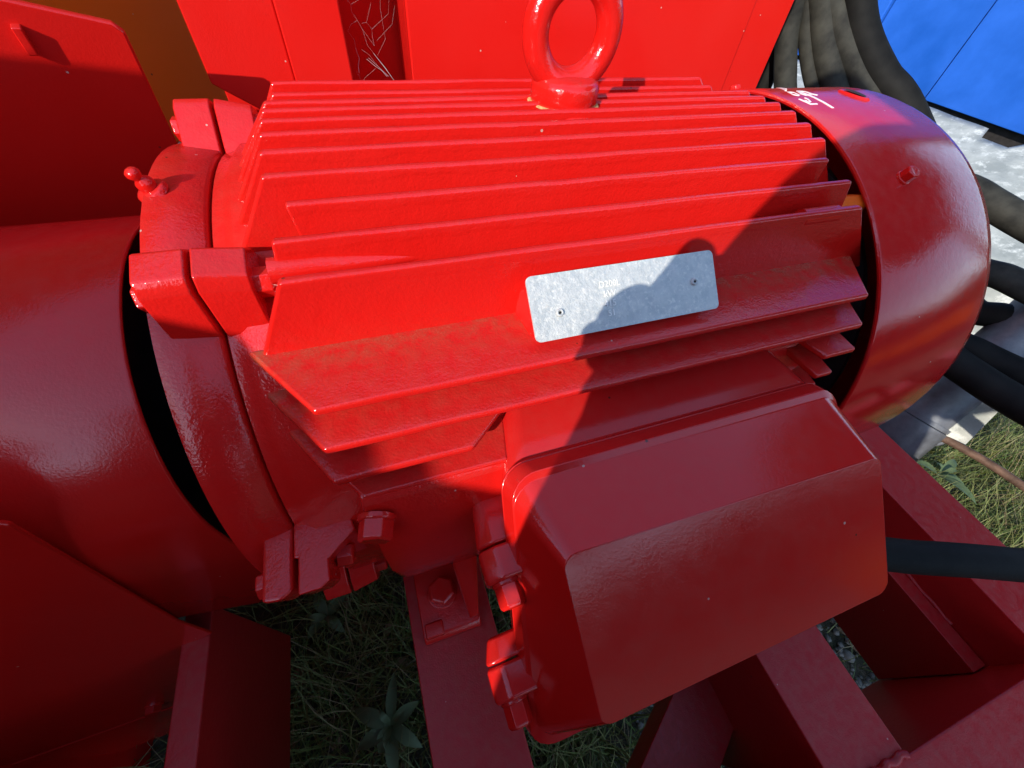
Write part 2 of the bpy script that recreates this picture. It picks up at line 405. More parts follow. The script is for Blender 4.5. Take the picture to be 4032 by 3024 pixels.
# mirror flank on the far side
v, f = loft([[(x, -y, z) for (x, y, z) in r] for r in rings]); poly('flank_boss', v, f, M_RED, motor, .0016, 2, 40)
hexbolt('flank_bolt', (.0955, -.1835, .068), (-.22, -.95, -.12), .0155, .010, M_RED, motor)
def foot(xc, s):
    fo = poly('mounting_foot', *prism([(-.118, TOP + .001), (-.213, TOP + .001), (-.213, TOP + .014), (-.208, TOP + .019), (-.15, TOP + .021), (-.118, TOP + .021)], 'x', xc - .0285, xc + .0285), M_RED, motor, .002, 2, 30) if s < 0 else \
         poly('mounting_foot', *prism([(.118, TOP + .001), (.213, TOP + .001), (.213, TOP + .014), (.208, TOP + .019), (.15, TOP + .021), (.118, TOP + .021)], 'x', xc - .0285, xc + .0285), M_RED, motor, .002, 2, 30)
    # leg web from body to foot
    yo, yi = s * .178, s * .10
    vs_ = [(xc + .010, yo * .95, -.06), (xc + .036, yo * .95, -.06), (xc + .036, yi, -.09), (xc + .010, yi, -.09), (xc + .0175, s * .206, TOP + .018), (xc + .0283, s * .206, TOP + .018), (xc + .0275, yi, TOP + .018), (xc + .0175, yi, TOP + .018)]
    poly('foot_web', vs_, [(0, 1, 2, 3), (4, 5, 6, 7), (0, 1, 5, 4), (1, 2, 6, 5), (2, 3, 7, 6), (3, 0, 4, 7)], M_RED, fo, .003, 2)
    hexbolt('foot_bolt', (xc - .003, s * .174, TOP + .0205), (0, 0, 1), .024, .012, M_RED, fo)
    # two little cast pads on the toe
    vs_, fs = prism([(xc - .026, s * .197), (xc - .008, s * .197), (xc - .008, s * .2105), (xc - .026, s * .2105)], 'z', TOP + .015, TOP + .0235)
    poly('toe_pad', vs_, fs, M_RED, fo, .002, 2)
for xc in (.1185, .4285):
    foot(xc, -1); foot(xc, 1)
# lower body webs so that the motor stands on something from every side
for xc in (.125, .432):
    vs_, fs = prism([(-.13, -.08), (.13, -.08), (.12, TOP + .02), (-.12, TOP + .02)], 'x', xc - .008, xc + .012)
    poly('foot_bridge', vs_, fs, M_RED, motor, .003)

# --- drive end shield with split lugs, seam groove, grease nipple
prof = [(.020, .07), (.0165, .11), (.017, .168), (.0195, .1735), (.024, .1742), (.0445, .1705), (.0458, .169), (.0462, .165), (.0462, .10)]
v, f = revolve(prof, 96); shield = poly('end_shield', v, f, M_RED, motor, 0, 2, 40)
def lug(a, ax_c=.047, flip=False):
    """split lug at angle a (degrees from the top, towards the camera): one half on the shield, one on the frame"""
    ca, sa = math.cos(math.radians(a)), math.sin(math.radians(a))
    def w_(x, rad, tan): return (x, -(rad * sa + tan * ca), rad * ca - tan * sa)
    def half(name, x0, x1, par, shrink=0):
        o2 = [(.155, -.017), (.184, -.0145), (.1945, -.009), (.1965, .005), (.192, .011), (.171, .022), (.155, .026)]
        vs_ = [w_(x0, r, t_) for r, t_ in o2] + [w_(x1, r - shrink * (r > .18), t_) for r, t_ in o2]
        n = len(o2); fs = [tuple(range(n)), tuple(range(n, 2 * n))[::-1]] + [(i, (i + 1) % n, (i + 1) % n + n, i + n) for i in range(n)]
        return poly(name, vs_, fs, M_RED, par, .0012, 2, 30)
    half('lug', .0265, .0462, shield); half('lug', .0482, .0685, body, .004)
    hexbolt('lug_bolt', w_(.0685, .181, .004), (1, 0, 0), .0125, .008, M_RED, body, False)
    hexbolt('lug_bolt', w_(.0265, .181, .004), (-1, 0, 0), .0125, .005, M_RED, shield, False)
for a in (29.5, -19, 122, -122, -75): lug(a)
# lower lug facing the camera: flat top, split towards the end
def low_lug():
    def block(name, top, par):
        n = len(top); bot = [(x, y + (.006 if y < -.18 else 0), .006 + (.012 if y < -.18 else 0)) for x, y in top]
        vs_ = [(x, y, .0425) for x, y in top] + bot
        return poly(name, vs_, [tuple(range(n)), tuple(range(n, 2 * n))[::-1]] + [(i, (i + 1) % n, (i + 1) % n + n, i + n) for i in range(n)], M_RED, par, .0022, 3, 30)
    block('lug', [(.0305, -.150), (.0463, -.150), (.0463, -.1985), (.0405, -.2015), (.0315, -.200)], shield)
    block('lug', [(.0468, -.150), (.074, -.150), (.0795, -.1745), (.0645, -.187), (.0648, -.1985), (.0600, -.2015), (.0490, -.2015), (.0490, -.182), (.0468, -.182)], body)
    hexbolt('lug_bolt', (.0305, -.186, .028), (-1, 0, 0), .0125, .006, M_RED, shield, False)
    hexbolt('lug_bolt', (.066, -.181, .026), (1, -.1, -.1), .0115, .009, M_RED, body, False)
low_lug()
# shallow rib below the upper lug
# grease nipple on a small boss
nip = V((.0232, -.0245, .1712)); nd = V((-.32, -.22, .92)).normalized(); s_, u_, d_ = frame_of(nd)
v, f = revolve([(0, .0001), (.0, .0066), (.0016, .006), (.0018, .0048), (.0045, .0052), (.0068, .0046), (.0082, .003), (.0092, .0028), (.0102, .0036), (.0118, .0041), (.0134, .0036), (.0145, .002), (.0149, .0001)], 20, 'z')
v = [nip + (s_ * p[0] + u_ * p[1] + d_ * p[2]) * .86 for p in v]
gn = poly('grease_nipple', v, f, M_RED, motor, 0, 2, 60)
v, f = revolve([(0, .0001), (0, .0078), (.0022, .0074), (.0030, .006), (.0031, .0001)], 20, 'z')
v = [V((.0230, -.0245, .1698)) + s_ * p[0] + u_ * p[1] + d_ * p[2] for p in v]
poly('nipple_boss', v, f, M_RED, shield, 0, 2, 50)
# shaft, and flange hub coloured black for the shade between motor and guard
v, f = revolve([(-.06, .0001), (-.06, .028), (.018, .028), (.018, .0001)], 32); poly('shaft', v, f, M_STEEL, motor, 0)
v, f = revolve([(-.006, .03), (-.006, .118), (.018, .118)], 48); poly('flange_hub', v, f, M_BLACK, motor, 0)

# --- lifting eye
EX = .258
v, f = revolve([(.150, .0262), (.1925, .0256), (.1955, .0246), (.1965, .021), (.1965, .001)], 48, 'z', (EX, 0, 0)); boss = poly('eye_boss', v, f, M_RED, motor, 0, 2, 40)
# fins run into the boss: short ribs either side
eye = poly('lifting_eye', *revolve([(.1968, .001), (.1968, .0205), (.1985, .0214), (.2075, .0214), (.2102, .0200), (.2118, .0165), (.2124, .010), (.2125, .001)], 40, 'z', (EX, 0, 0)), M_RED, motor, 0, 2, 50)
bm = bmesh.new()
R_, r_ = .02325, .0077
nu, nv = 64, 20; ringv = []
for i in range(nu):
    a = 2 * math.pi * i / nu
    for j in range(nv):
        b = 2 * math.pi * j / nv; rr = R_ + r_ * math.cos(b); k = 1 + .25 * max(0, -math.cos(a)) ** 6
        ringv.append((EX + rr * math.sin(a), r_ * k * math.sin(b), .2318 + rr * math.cos(a) * 1.02))
fs = [(i * nv + j, ((i + 1) % nu) * nv + j, ((i + 1) % nu) * nv + (j + 1) % nv, i * nv + (j + 1) % nv) for i in range(nu) for j in range(nv)]
poly('eye_ring', ringv, fs, M_RED, eye, 0, 2, 80)
v, f = revolve([(.1962, .0208), (.1974, .0232), (.1982, .0225), (.1984, .0200)], 40, 'z', (EX, 0, 0)); poly('dirt_ring', v, f, plain('dusty_paint', (.36, .22, .08), .9, 0, .4, 200), eye, 0, 2, 60)

# --- fan cowl
prof = [(.4467, .1926), (.4462, .1940), (.4468, .1952), (.448, .1955), (.560, .1955), (.569, .1935), (.577, .187), (.5815, .177), (.5825, .165), (.5825, .03), (.580, .03), (.580, .163), (.578, .174), (.573, .1835), (.566, .190), (.558, .1926)]
v, f = revolve(prof, 128, close=True); cowl = poly('fan_cowl', v, f, M_COWL, motor, 0, 2, 40)
for a in (28, -28, 152, 208):
    ca, sa = math.cos(math.radians(a)), math.sin(math.radians(a))
    hexbolt('cowl_bolt', (.486, -.1953 * sa, .1953 * ca), (0, -sa, ca), .0085, .006, M_RED, cowl, True)
# pressed oval louvre on top of the cowl
lv, lf = [], []
for k in range(24):
    a = 2 * math.pi * k / 24
    for (sc, r) in ((1.0, .1953), (.86, .1968), (.66, .1966), (.6, .1960)):
        x = .526 + .0058 * sc * math.cos(a); th = math.radians(-1.5 + 4.6 * sc * math.sin(a)); lv.append((x, r * math.sin(-th), r * math.cos(th)))
for k in range(24):
    for q in range(3): lf.append((k * 4 + q, k * 4 + q + 1, ((k + 1) % 24) * 4 + q + 1, ((k + 1) % 24) * 4 + q))
poly('rim_of_hole', lv, lf, M_RED, cowl, 0, 2, 80)
lv = [(.526 + .0058 * .62 * math.cos(2 * math.pi * k / 24), -.1973 * math.sin(math.radians(-1.5 + 3.1 * math.sin(2 * math.pi * k / 24))), .1973 * math.cos(math.radians(3.1 * math.sin(2 * math.pi * k / 24)))) for k in range(24)]
poly('hole', lv, [tuple(range(24))], M_DARK, cowl, 0)
# hand painted white figures on the cowl: (x, degrees from top away from camera)
STROKES = [([[.4816, 6.46], [.479, 2.98], [.4771, -1.2], [.4765, -4.17], [.4763, -5.82]], .0011),
           ([[.4816, 6.46], [.4869, 5.71], [.485, 3.27], [.4873, 1.98]], .0009),
           ([[.480, 5.9], [.475, 3.51], [.4755, 2.25], [.4836, 2.88]], .0009),
           ([[.4683, 5.66], [.472, 5.02], [.4691, 2.39], [.467, 2.04], [.4646, 2.9], [.4683, 5.66]], .0006),
           ([[.4597, -.39], [.46, -2.02], [.4608, -3.5], [.4678, -3.5]], .0008),
           ([[.4676, .25], [.4678, -.4], [.4649, -2.25], [.461, -2.59], [.4631, -1.22]], .0007),
           ([[.4911, 15.25], [.4714, 7.1]], .0007), ([[.4932, 15.25], [.481, 9.65]], .0006)]
sv, sf = [], []
for st, hw in STROKES:
    pts = []
    for i in range(len(st) - 1):
        for q in range(5):
            t_ = q / 5; x = st[i][0] + (st[i + 1][0] - st[i][0]) * t_; a = math.radians(st[i][1] + (st[i + 1][1] - st[i][1]) * t_); pts.append((x, .1955 * math.sin(a), .1955 * math.cos(a)))
    a = math.radians(st[-1][1]); pts.append((st[-1][0], .1955 * math.sin(a), .1955 * math.cos(a)))
    v, f = pathquads(pts, hw, lambda p: V((0, p.y, p.z)).normalized(), -.0001 , .0004)
    b = len(sv); sv += v; sf += [tuple(i + b for i in q) for q in f]
poly('white_marking', sv, sf, M_WHITE, cowl, 0, 2, 30)
# rear end shield, fan, cowl bracket
v, f = revolve([(.41, .12), (.4185, .150), (.424, .158), (.436, .157), (.440, .145), (.446, .06), (.446, .001)], 64); rs = poly('rear_end_shield', v, f, M_INNER, motor, 0, 2, 40)
fan = poly('cooling_fan', *revolve([(.470, .001), (.470, .045), (.478, .05), (.478, .165), (.482, .165), (.482, .001)], 48), M_BLACK, motor, 0, 2, 40)
for k in range(7):
    a = 2 * math.pi * k / 7; c_, s__ = math.cos(a), math.sin(a)
    vs_ = [(x, r * s__ + e * c_, r * c_ - e * s__) for x in (.452, .4785) for r in (.07, .16) for e in (-.0015, .0015)]
    poly('fan_blade', vs_, [(0, 1, 3, 2), (4, 6, 7, 5), (0, 4, 5, 1), (2, 3, 7, 6), (0, 2, 6, 4), (1, 5, 7, 3)], M_BLACK, fan, .0006)
for a, mt in ((31, M_ORANGE), (-31, M_RED), (149, M_RED), (211, M_RED)):
    ca, sa = math.cos(math.radians(a)), math.sin(math.radians(a))
    def q_(x, rad, tan): return (x, -(rad * sa + tan * ca), rad * ca - tan * sa)
    vs_ = [q_(x, r, t_) for x in (.426, .452) for r, t_ in ((.15, -.012), (.184, -.009), (.191, -.004), (.191, .004), (.184, .009), (.15, .012))]
    fs = [(0, 1, 2, 3, 4, 5), (11, 10, 9, 8, 7, 6)] + [(i, (i + 1) % 6, (i + 1) % 6 + 6, i + 6) for i in range(6)]
    poly('cowl_bracket', vs_, fs, mt, rs, .0015)
# small drain plug boss between two fins at the fan end
tube('fin_boss', [(.376, -.1125, .1655), (.405, -.1125, .1655)], [.0055, .0055], M_RED, motor, 12, 1)
tube('fin_boss', [(.078, -.1005, .1655), (.10, -.1005, .1655), (.145, -.099, .164)], [.0062, .0058, .003], M_RED, motor, 12, 1)

# --- nameplate on its cast pad
n_pl = V((0, -.69, .724)).normalized(); t_pl = V((0, -.724, -.69)).normalized(); X = V((1, 0, 0))
def pl(x, s, h): return V((x, -.1225, .1585)) + t_pl * s + n_pl * h
def rrect(x0, x1, s0, s1, r, n=5):
    out = []
    for (cx_, cs, a0) in ((x1 - r, s1 - r, 0), (x0 + r, s1 - r, 90), (x0 + r, s0 + r, 180), (x1 - r, s0 + r, 270)):
        for k in range(n + 1):
            a = math.radians(a0 + 90 * k / n); out.append((cx_ + r * math.cos(a), cs + r * math.sin(a)))
    return out
pad = [(.193, .001), (.299, .001), (.299, .0315), (.193, .0315)]
vs_ = [pl(x, s, .0005) for x, s in pad] + [pl(x + (-.004 if x < .2 else .004), s, -.026) for x, s in pad]
[vs_.__setitem__(i, V(vs_[i])) for i in range(8)]; poly('plate_pad', vs_, [(0, 1, 2, 3), (7, 6, 5, 4)] + [(i, (i + 1) % 4, (i + 1) % 4 + 4, i + 4) for i in range(4)], M_RED, motor, .004, 3)
o2 = rrect(.1905, .3035, -.0005, .0325, .003)
def bend(x): return .0007 * math.sin((x - .19) * 26)
vs_ = [pl(x, s, .0012 + bend(x)) for x, s in o2] + [pl(x, s, .0022 + bend(x)) for x, s in o2]; n = len(o2)
npl = poly('nameplate', vs_, [tuple(range(n))[::-1], tuple(range(n, 2 * n))] + [(i, (i + 1) % n, (i + 1) % n + n, i + n) for i in range(n)], M_PLATE, motor, 0, 2, 30)
for (x, s) in ((.2055, .0195), (.2885, .0155)):
    v, f = revolve([(0, .0001), (.0001, .0008), (.0007, .0010), (.0010, .0014), (.0008, .0019), (0, .0021)], 20, 'z')
    v = [pl(x, s, .0024 + bend(x)) + X * p[0] + t_pl * p[1] + n_pl * p[2] for p in v]
    rv = poly('rivet', v, f, M_PLATE, npl, 0, 2, 60)
    poly('rivet_hole', [pl(x + .0007 * math.cos(k * .6283), s + .0007 * math.sin(k * .6283), .0029 + bend(x)) for k in range(10)], [tuple(range(10))], M_DARK, npl, 0)
def text_mesh(name, body_, x, s, size, h, par, mat):
    cu = bpy.data.curves.new(name, 'FONT'); cu.body = body_; cu.size = size; cu.extrude = .00012; cu.resolution_u = 3
    tmp = bpy.data.objects.new('tmp', cu); COL.objects.link(tmp)
    dg = bpy.context.evaluated_depsgraph_get(); me = bpy.data.meshes.new_from_object(tmp.evaluated_get(dg))
    COL.objects.unlink(tmp); bpy.data.objects.remove(tmp)
    org = wl(par)
    for vv in me.vertices:
        c_ = vv.co.copy(); vv.co = pl(x + c_.x, s - c_.y, h + c_.z + bend(x + c_.x)) - org
    o = link(name, me, mat, par); return o
text_mesh('lettering', 'D200L', .2295, .0105, .0046, .0023, npl, M_LETTER)
text_mesh('lettering', 'kW', .2315, .0156, .0048, .0023, npl, M_LETTER)
text_mesh('lettering', '415', .2310, .0207, .0048, .0023, npl, M_LETTER)
text_mesh('lettering', '51', .2322, .0258, .0048, .0023, npl, M_LETTER)

# --- terminal box: cast base with a bolted, sloping lid
BX = V((0, -.2425, .024))
n_b = V((0, -.7654, .6436)); t_b = V((0, -.6436, -.7654))
def bl(x, s, h): return V((x, 0, 0)) + BX + t_b * s + n_b * h
def unbl(p): q = V(p) - BX; return (p[0], q.dot(t_b), q.dot(n_b))
def fillet(corners, r, n=6):
    out = []; m = len(corners)
    for i in range(m):
        p0, p1, p2 = V(corners[i - 1]), V(corners[i]), V(corners[(i + 1) % m])
        a = (p0 - p1).normalized(); b = (p2 - p1).normalized(); ang = a.angle(b); d = r / math.tan(ang / 2)
        s = p1 + a * d; e = p1 + b * d; c = p1 + (a + b).normalized() * (r / math.sin(ang / 2))
        for k in range(n + 1):
            t_ = k / n; q = s.lerp(e, t_); dirv = (q - c)
            out.append(c + dirv.normalized() * r)
    return out
RIM = [(.1635, -.0855), (.3855, -.0855), (.392, .0865), (.1495, .0865)]          # (x, s) rim at h = 0
FRONT3 = [unbl(p) for p in ((.1742, -.2355, .0918), (.3735, -.2408, .0908), (.373, -.3015, .03), (.179, -.3012, .03))]
def lidring(t_, r, dh=0, grow=0):
    cs = []
    cen = V((.275, 0))
    for (a, b) in zip(RIM, FRONT3):
        q = V((a[0] + (b[0] - a[0]) * t_, a[1] + (b[1] - a[1]) * t_)); d = (q - V((.275, .0))); q = q + V((math.copysign(grow, d.x), math.copysign(grow, d.y))); cs.append(q)
    hs = [b[2] * t_ for b in FRONT3]; h = sum(hs) / 4
    pts = fillet(cs, r)
    out = []
    for i, q in enumerate(pts):
        hh = hs[i // 7] * .9 + h * .1
        out.append(bl(q.x, q.y, hh + dh))
    return out
def tbring(y, zt, zb, x0, x1, x2, x3, r):
    c4 = fillet([(x0, -zt), (x1, -zt), (x2, -zb), (x3, -zb)], r)
    return [(q.x, y, -q.y) for q in c4]
tb = poly('terminal_box', *loft([tbring(-.118, .088, -.05, .185, .360, .352, .19, .010), tbring(-.148, .0925, -.06, .1735, .3755, .365, .178, .012),
                                [V(p) for p in lidring(0, .016, -.0045, -.0010)], lidring(0, .0155, -.0012, -.0030)]), M_LID, motor, .0022, 3, 28)
lid = poly('lid', *loft([lidring(0, .0155, -.0006, -.0022), lidring(0, .016, .0092, 0), lidring(.22, .0145, .0012, -.0022), lidring(1.0, .0075, .0004, 0)]), M_LID, tb, .0055, 5, 22)
def ear(c, axis, side=-1, back=.030):
    """lug of box and lid with a hex bolt through it"""
    c = V(c); d = V(axis).normalized(); s = V((1, 0, 0)); s = (s - d * s.dot(d)).normalized(); u = d.cross(s)
    def blk(name, a, b, par, wsc):
        o2 = [(side * -.020, -.013), (side * .004, -.0125), (side * .0125, -.006), (side * .0125, .006), (side * .004, .0115), (side * -.020, .012)]
        vs_ = [c + d * a + s * (p * wsc) + u * (q * wsc) for p, q in o2] + [c + d * b + s * p + u * q for p, q in o2]; n = 6
        return poly(name, vs_, [tuple(range(n)), tuple(range(n, 2 * n))[::-1]] + [(i, (i + 1) % n, (i + 1) % n + n, i + n) for i in range(n)], M_LID, par, .0022, 3, 30)
    blk('lug', -back, -.0028, tb, .6); blk('lug', -.0020, .0155, lid, 1.0)
    hexbolt('lid_bolt', c + d * .0155 + s * (side * .002), d, .0125, .011, M_LID, lid, True)
bax = (.03, -.93, -.08)
ear((.1545, -.2135, .048), bax); ear((.1465, -.2615, -.004), bax, -1, .016)
ear((.3935, -.2135, .048), (-.03, -.93, -.08), 1); ear((.3985, -.2615, -.004), (-.03, -.93, -.08), 1)

# ================================================================== COUPLING GUARD on the left
guard = thing('coupling_guard', 'large red rounded sheet metal guard in shade, left of the motor behind a dark gap', 'machine guard', (-.25, 0, -.2))
R_G = .1335
outl = [(-R_G * math.sin(a), R_G * math.cos(a)) for a in [math.radians(-90 + 180 * k / 40) for k in range(41)]]
front = [(-.0128, y, z) for y, z in outl]
def guard_ring(x, r): return [(x, -r * math.sin(a), r * math.cos(a)) for a in [math.radians(-90 + 180 * k / 40) for k in range(41)]]
xs = [-.0128, -.0145, -.10, -.25, -.55]
rgs = []
for x, r in zip(xs, (R_G - .0006, R_G, R_G, R_G + .0015, R_G + .0015)):
    q = guard_ring(x, r); zb = -.178 + (-.0128 - x) * .5 if x > -.11 else -.133 - 0 * x
    q = [(x, r, -.19)] + q + [(x, -r, min(-.13, zb))]
    rgs.append(q)
vs_ = [p for q in rgs for p in q]; n = len(rgs[0]); fs = [(a * n + k, a * n + k + 1, (a + 1) * n + k + 1, (a + 1) * n + k) for a in range(len(rgs) - 1) for k in range(n - 1)]
gsh = poly('guard_shell', vs_, fs, M_PANEL, guard, 0, 2, 40)
sol = gsh.modifiers.new('thickness', 'SOLIDIFY'); sol.thickness = .0025; sol.offset = -1 if True else 1
v, f = prism([(y, z) for y, z in [(-.1305 * math.sin(math.radians(-90 + 180 * k / 30)), .1305 * math.cos(math.radians(-90 + 180 * k / 30))) for k in range(31)]] + [(-.1305, -.17), (.1305, -.19)], 'x', -.034, -.030); poly('gap_shade_wall', v, f, M_BLACK, guard, 0)  # black wall added inside the guard to paint the gap's shade
# flat lower side sheet of the guard
side = [(-.55, .16), (-.205, .16), (-.098, -.133), (-.104, -.43), (-.104, -.7), (-.7, -.7), (-.7, .16)]
sp = [(-.088, .10), (-.069, .071), (-.1015, -.133), (-.104, -.195), (-.137, -.21), (-.20, -.40), (-.24, -.46), (-.9, -.46), (-.9, .10)]
v, f = prism(sp, 'y', -.1375, -.1345); poly('lower_sheet', v, f, M_PANEL, guard, .001)
hexbolt('sheet_bolt', (-.268, -.1376, -.412), (0, -1, 0), .016, .008, M_PANEL, guard)
v, f = prism([(-.9, -.66), (-.31, -.66), (-.24, -.464), (-.9, -.464)], 'y', -.1385, -.1355); poly('skirt_sheet', v, f, M_PANEL, guard, .001)

# upright plate behind the guard, corner clipped, with a square tab
plt = thing('clipped_plate', 'shaded red steel plate with a small square tab, standing behind the rounded guard', 'steel plate', (-.1, .15, -.2))
n_p = V((.22, -.95, -.22)).normalized()
e_d = V((-.0121, .0209, -.1024)); e_l = V((-.0518, -.0152, .0138))
p1 = V((-.0165, .1791, .2002)); q = [p1, p1 + e_l * 3.6, p1 + e_l * 3.6 + e_d * 3.2, p1 + e_d * 3.2]
c0 = p1 + (e_l * .10); c1 = p1 + e_d * .04
ol = [c0, q[1], q[2], q[3], c1]
vs_ = [p for p in ol] + [p - n_p * .006 for p in ol]; n = 5
poly('plate', vs_, [tuple(range(n)), tuple(range(n, 2 * n))[::-1]] + [(i, (i + 1) % n, (i + 1) % n + n, i + n) for i in range(n)], M_PANEL, plt, .0018, 3)
tc_ = V((-.0732, .1673, .1945)); e1 = e_d.normalized(); e2 = n_p.cross(e1).normalized()
vs_ = [tc_ + e1 * a + e2 * b + n_p * h for h in (-.002, .006) for a, b in ((-.008, -.0028), (.008, -.0028), (.008, .0028), (-.008, .0028))]
poly('tab', vs_, [(0, 1, 2, 3), (7, 6, 5, 4)] + [(i, (i + 1) % 4, (i + 1) % 4 + 4, i + 4) for i in range(4)], M_PANEL, plt, .001)

# orange machine side behind
om = thing('orange_machine', 'dull orange machine side panel in shade, between the clipped plate and the tall red housing', 'machine', (-.2, .5, GZ))
n_o = V((.70, -.715, .02)).normalized(); t_o = V((0, 0, 1)).cross(n_o).normalized(); u_o = n_o.cross(t_o).normalized(); c_o = V((-.07, .45, .07))
def orng(a0, a1, b0, b1, name, h):
    vs_ = [c_o + t_o * a + u_o * b + n_o * hh for hh in (h, h - .02) for a, b in ((a0, b0), (a1, b0), (a1, b1), (a0, b1))]
    poly(name, vs_, [(0, 1, 2, 3), (7, 6, 5, 4)] + [(i, (i + 1) % 4, (i + 1) % 4 + 4, i + 4) for i in range(4)], M_ORANGE, om, .002)
orng(-.9, .6, -.030, .9, 'upper_panel', 0); orng(-.9, .6, -.8, -.0335, 'lower_panel', -.002)

# ================================================================== TALL RED HOUSING behind the motor
hous = thing('red_housing', 'tall bright red sheet steel housing in full sun, right behind the lifting eye', 'machine housing', (.35, .3, GZ))
YP = .25
def panel(name, pts, y, th, mat=M_PANEL, bevel=.002):
    v, f = prism(pts, 'y', y, y + th); return poly(name, v, f, mat, hous, bevel, 3)
panel('left_panel', [(.0835, .75), (.0835, .05), (.1385, .05), (.1405, .75)], YP, .012)
panel('left_wing', [(.009, .75), (.008, .146), (.043, .1235), (.0832, .0985), (.0832, .75)], YP + .0035, .010)
panel('right_panel', [(.2005, .75), (.1985, -.3), (.6195, -.3), (.616, .75)], YP, .012)
panel('right_wing', [(.6198, .75), (.6198, -.3), (.690, -.3), (.669, .75)], YP + .004, .010)
v, f = prism([(.0, .76), (.0, -.5), (.69, -.5), (.69, .76)], 'y', .335, .345); poly('back_sheet', v, f, M_PANEL, hous, .002)
v, f = prism([(.36, .76), (.36, -.5), (.335, -.5), (.335, .76)], 'x', .684, .690)
v, f = prism([(.014, .120), (.05, .100), (.05, -.4), (.014, -.4)], 'y', .285, .295); poly('shaded_bracket', v, f, M_PANEL, hous, .002)
for x in (.136, .1995):                                            # returned lips of the two panels
    v, f = prism([(x, .262), (x + .003, .262), (x + .003, .33), (x, .33)], 'z', -.3, .75); poly('lip', v, f, M_PANEL, hous, 0)
# cobweb in the slot
WEB = [[(.1474, .2076), (.15, .2047), (.1494, .1996), (.1534, .1935), (.1568, .1869), (.159, .1747), (.1639, .1689)], [(.15, .2047), (.1574, .2079)], [(.1687, .2057), (.1619, .1919), (.1657, .1875), (.1651, .1814), (.1656, .1748)],
       [(.1572, .1914), (.1619, .1919)], [(.1657, .1875), (.1839, .1987), (.1858, .2087)], [(.1692, .1782), (.1859, .1915), (.191, .2046)], [(.1778, .2085), (.1769, .2024), (.1773, .1895), (.1777, .1797), (.1678, .167)],
       [(.1568, .1869), (.1656, .1748)], [(.1534, .1935), (.1467, .1903), (.1426, .1853), (.1474, .1784), (.1472, .1722)], [(.1638, .1558), (.1512, .1486), (.1429, .1391)], [(.1438, .1543), (.1483, .1412), (.1578, .1311)], [(.1426, .1319), (.1475, .1401)],
       [(.1524, .1718), (.1588, .1679), (.1656, .1589)]]
THICK = [[(.1472, .1722), (.1489, .1639), (.1465, .1584), (.1461, .1523)], [(.1561, .1634), (.1641, .1574), (.1697, .1537), (.174, .149)], [(.1638, .1684), (.1729, .1574), (.1801, .1468), (.1881, .1396), (.1985, .132)], [(.1721, .1458), (.183, .1402)],
         [(.165, .167), (.174, .1555), (.1808, .1455), (.1885, .139)], [(.158, .165), (.168, .156), (.176, .1485)]]
wv, wf = [], []
for k, (lst, r) in enumerate(((WEB, .00005), (THICK, .00016))):
    for l in lst:
        v, f = sweep([(x, .262 + .002 * math.sin(x * 900), z) for x, z in l], r, 5); b = len(wv); wv += v; wf += [tuple(i + b for i in q) for q in f]
cw = poly('cobweb', wv, wf, M_WEB, None, 0, 2, 80); tag(cw, 'dusty grey cobweb stretched across the dark slot of the red housing', 'cobweb')

# ================================================================== HOSES
HG = 'black hoses behind the motor'
def hose(label, pts, r, mat=M_RUBBER):
    o = tube('hose', pts, r, mat, None, 16, 8); tag(o, label, 'hose', HG); return o
hose('black hose slanting down along the right edge of the red housing', [(.895, .456, .34), (0.894, 0.454, 0.264), (0.893, 0.452, 0.205), (0.89, 0.448, 0.156), (0.889, 0.435, 0.092), (0.885, 0.421, 0.033), (.90, .33, -.12)], .0135)
hose('greenish dusty black hose rising behind the cowl, left of the blue strip', [(.832, .434, .32), (0.841, 0.421, 0.25), (0.85, 0.408, 0.194), (0.853, 0.4, 0.164), (0.865, 0.378, 0.117), (0.879, 0.347, 0.068), (.92, .2, -.12)], .0172, M_HOSE)
hose('thin dusty hose rising behind the cowl, right of the blue strip', [(.835, .43, .33), (0.843, 0.42, 0.263), (0.86, 0.399, 0.211), (0.873, 0.379, 0.168), (0.891, 0.349, 0.124), (0.913, 0.307, 0.08), (.98, .15, -.1)], .0125, M_HOSE)
hose('thickest upright hose with cream paint spatter, in the middle of the bundle', [(.835, .43, .33), (0.849, 0.414, 0.264), (0.873, 0.384, 0.213), (0.89, 0.36, 0.172), (0.91, 0.325, 0.129), (0.933, 0.282, 0.087), (1.0, .18, .04), (1.069, .109, .029), (1.083, .069, .022), (1.097, .019, .014), (1.111, -.038, .009), (1.16, -.25, 0)], .0215, M_HOSE)
hose('grey black hose leaning right beside the spattered hose', [(.85, .415, .32), (0.868, 0.393, 0.24), (0.893, 0.36, 0.199), (0.907, 0.339, 0.176), (0.934, 0.295, 0.136), (0.962, 0.241, 0.098), (1.03, .11, .0), (1.072, .027, -.058), (1.088, -.024, -.056), (1.094, -.053, -.056), (1.105, -.107, -.056), (1.13, -.3, -.05)], .0205, M_HOSE)
hose('dark hose curving down in front of the blue wall, rightmost of the upright hoses', [(.868, .39, .33), (0.881, 0.378, 0.268), (0.903, 0.349, 0.219), (0.923, 0.319, 0.18), (0.95, 0.273, 0.142), (0.976, 0.221, 0.111), (1.05, .10, .0), (1.113, -.01, -.124), (1.128, -.061, -.118), (1.134, -.09, -.117), (1.144, -.144, -.113), (1.16, -.3, -.1)], .0215)
hose('deep black hose running right, just above the lowest hose', [(.905, .44, .33), (0.918, 0.428, 0.267), (0.939, 0.4, 0.213), (0.957, 0.373, 0.177), (0.989, 0.322, 0.137), (1.01, .22, .04), (1.0, .08, -.09), (1.006, -.047, -.135), (1.018, -.105, -.136), (1.03, -.163, -.131), (1.037, -.211, -.125), (1.06, -.4, -.1)], .022)
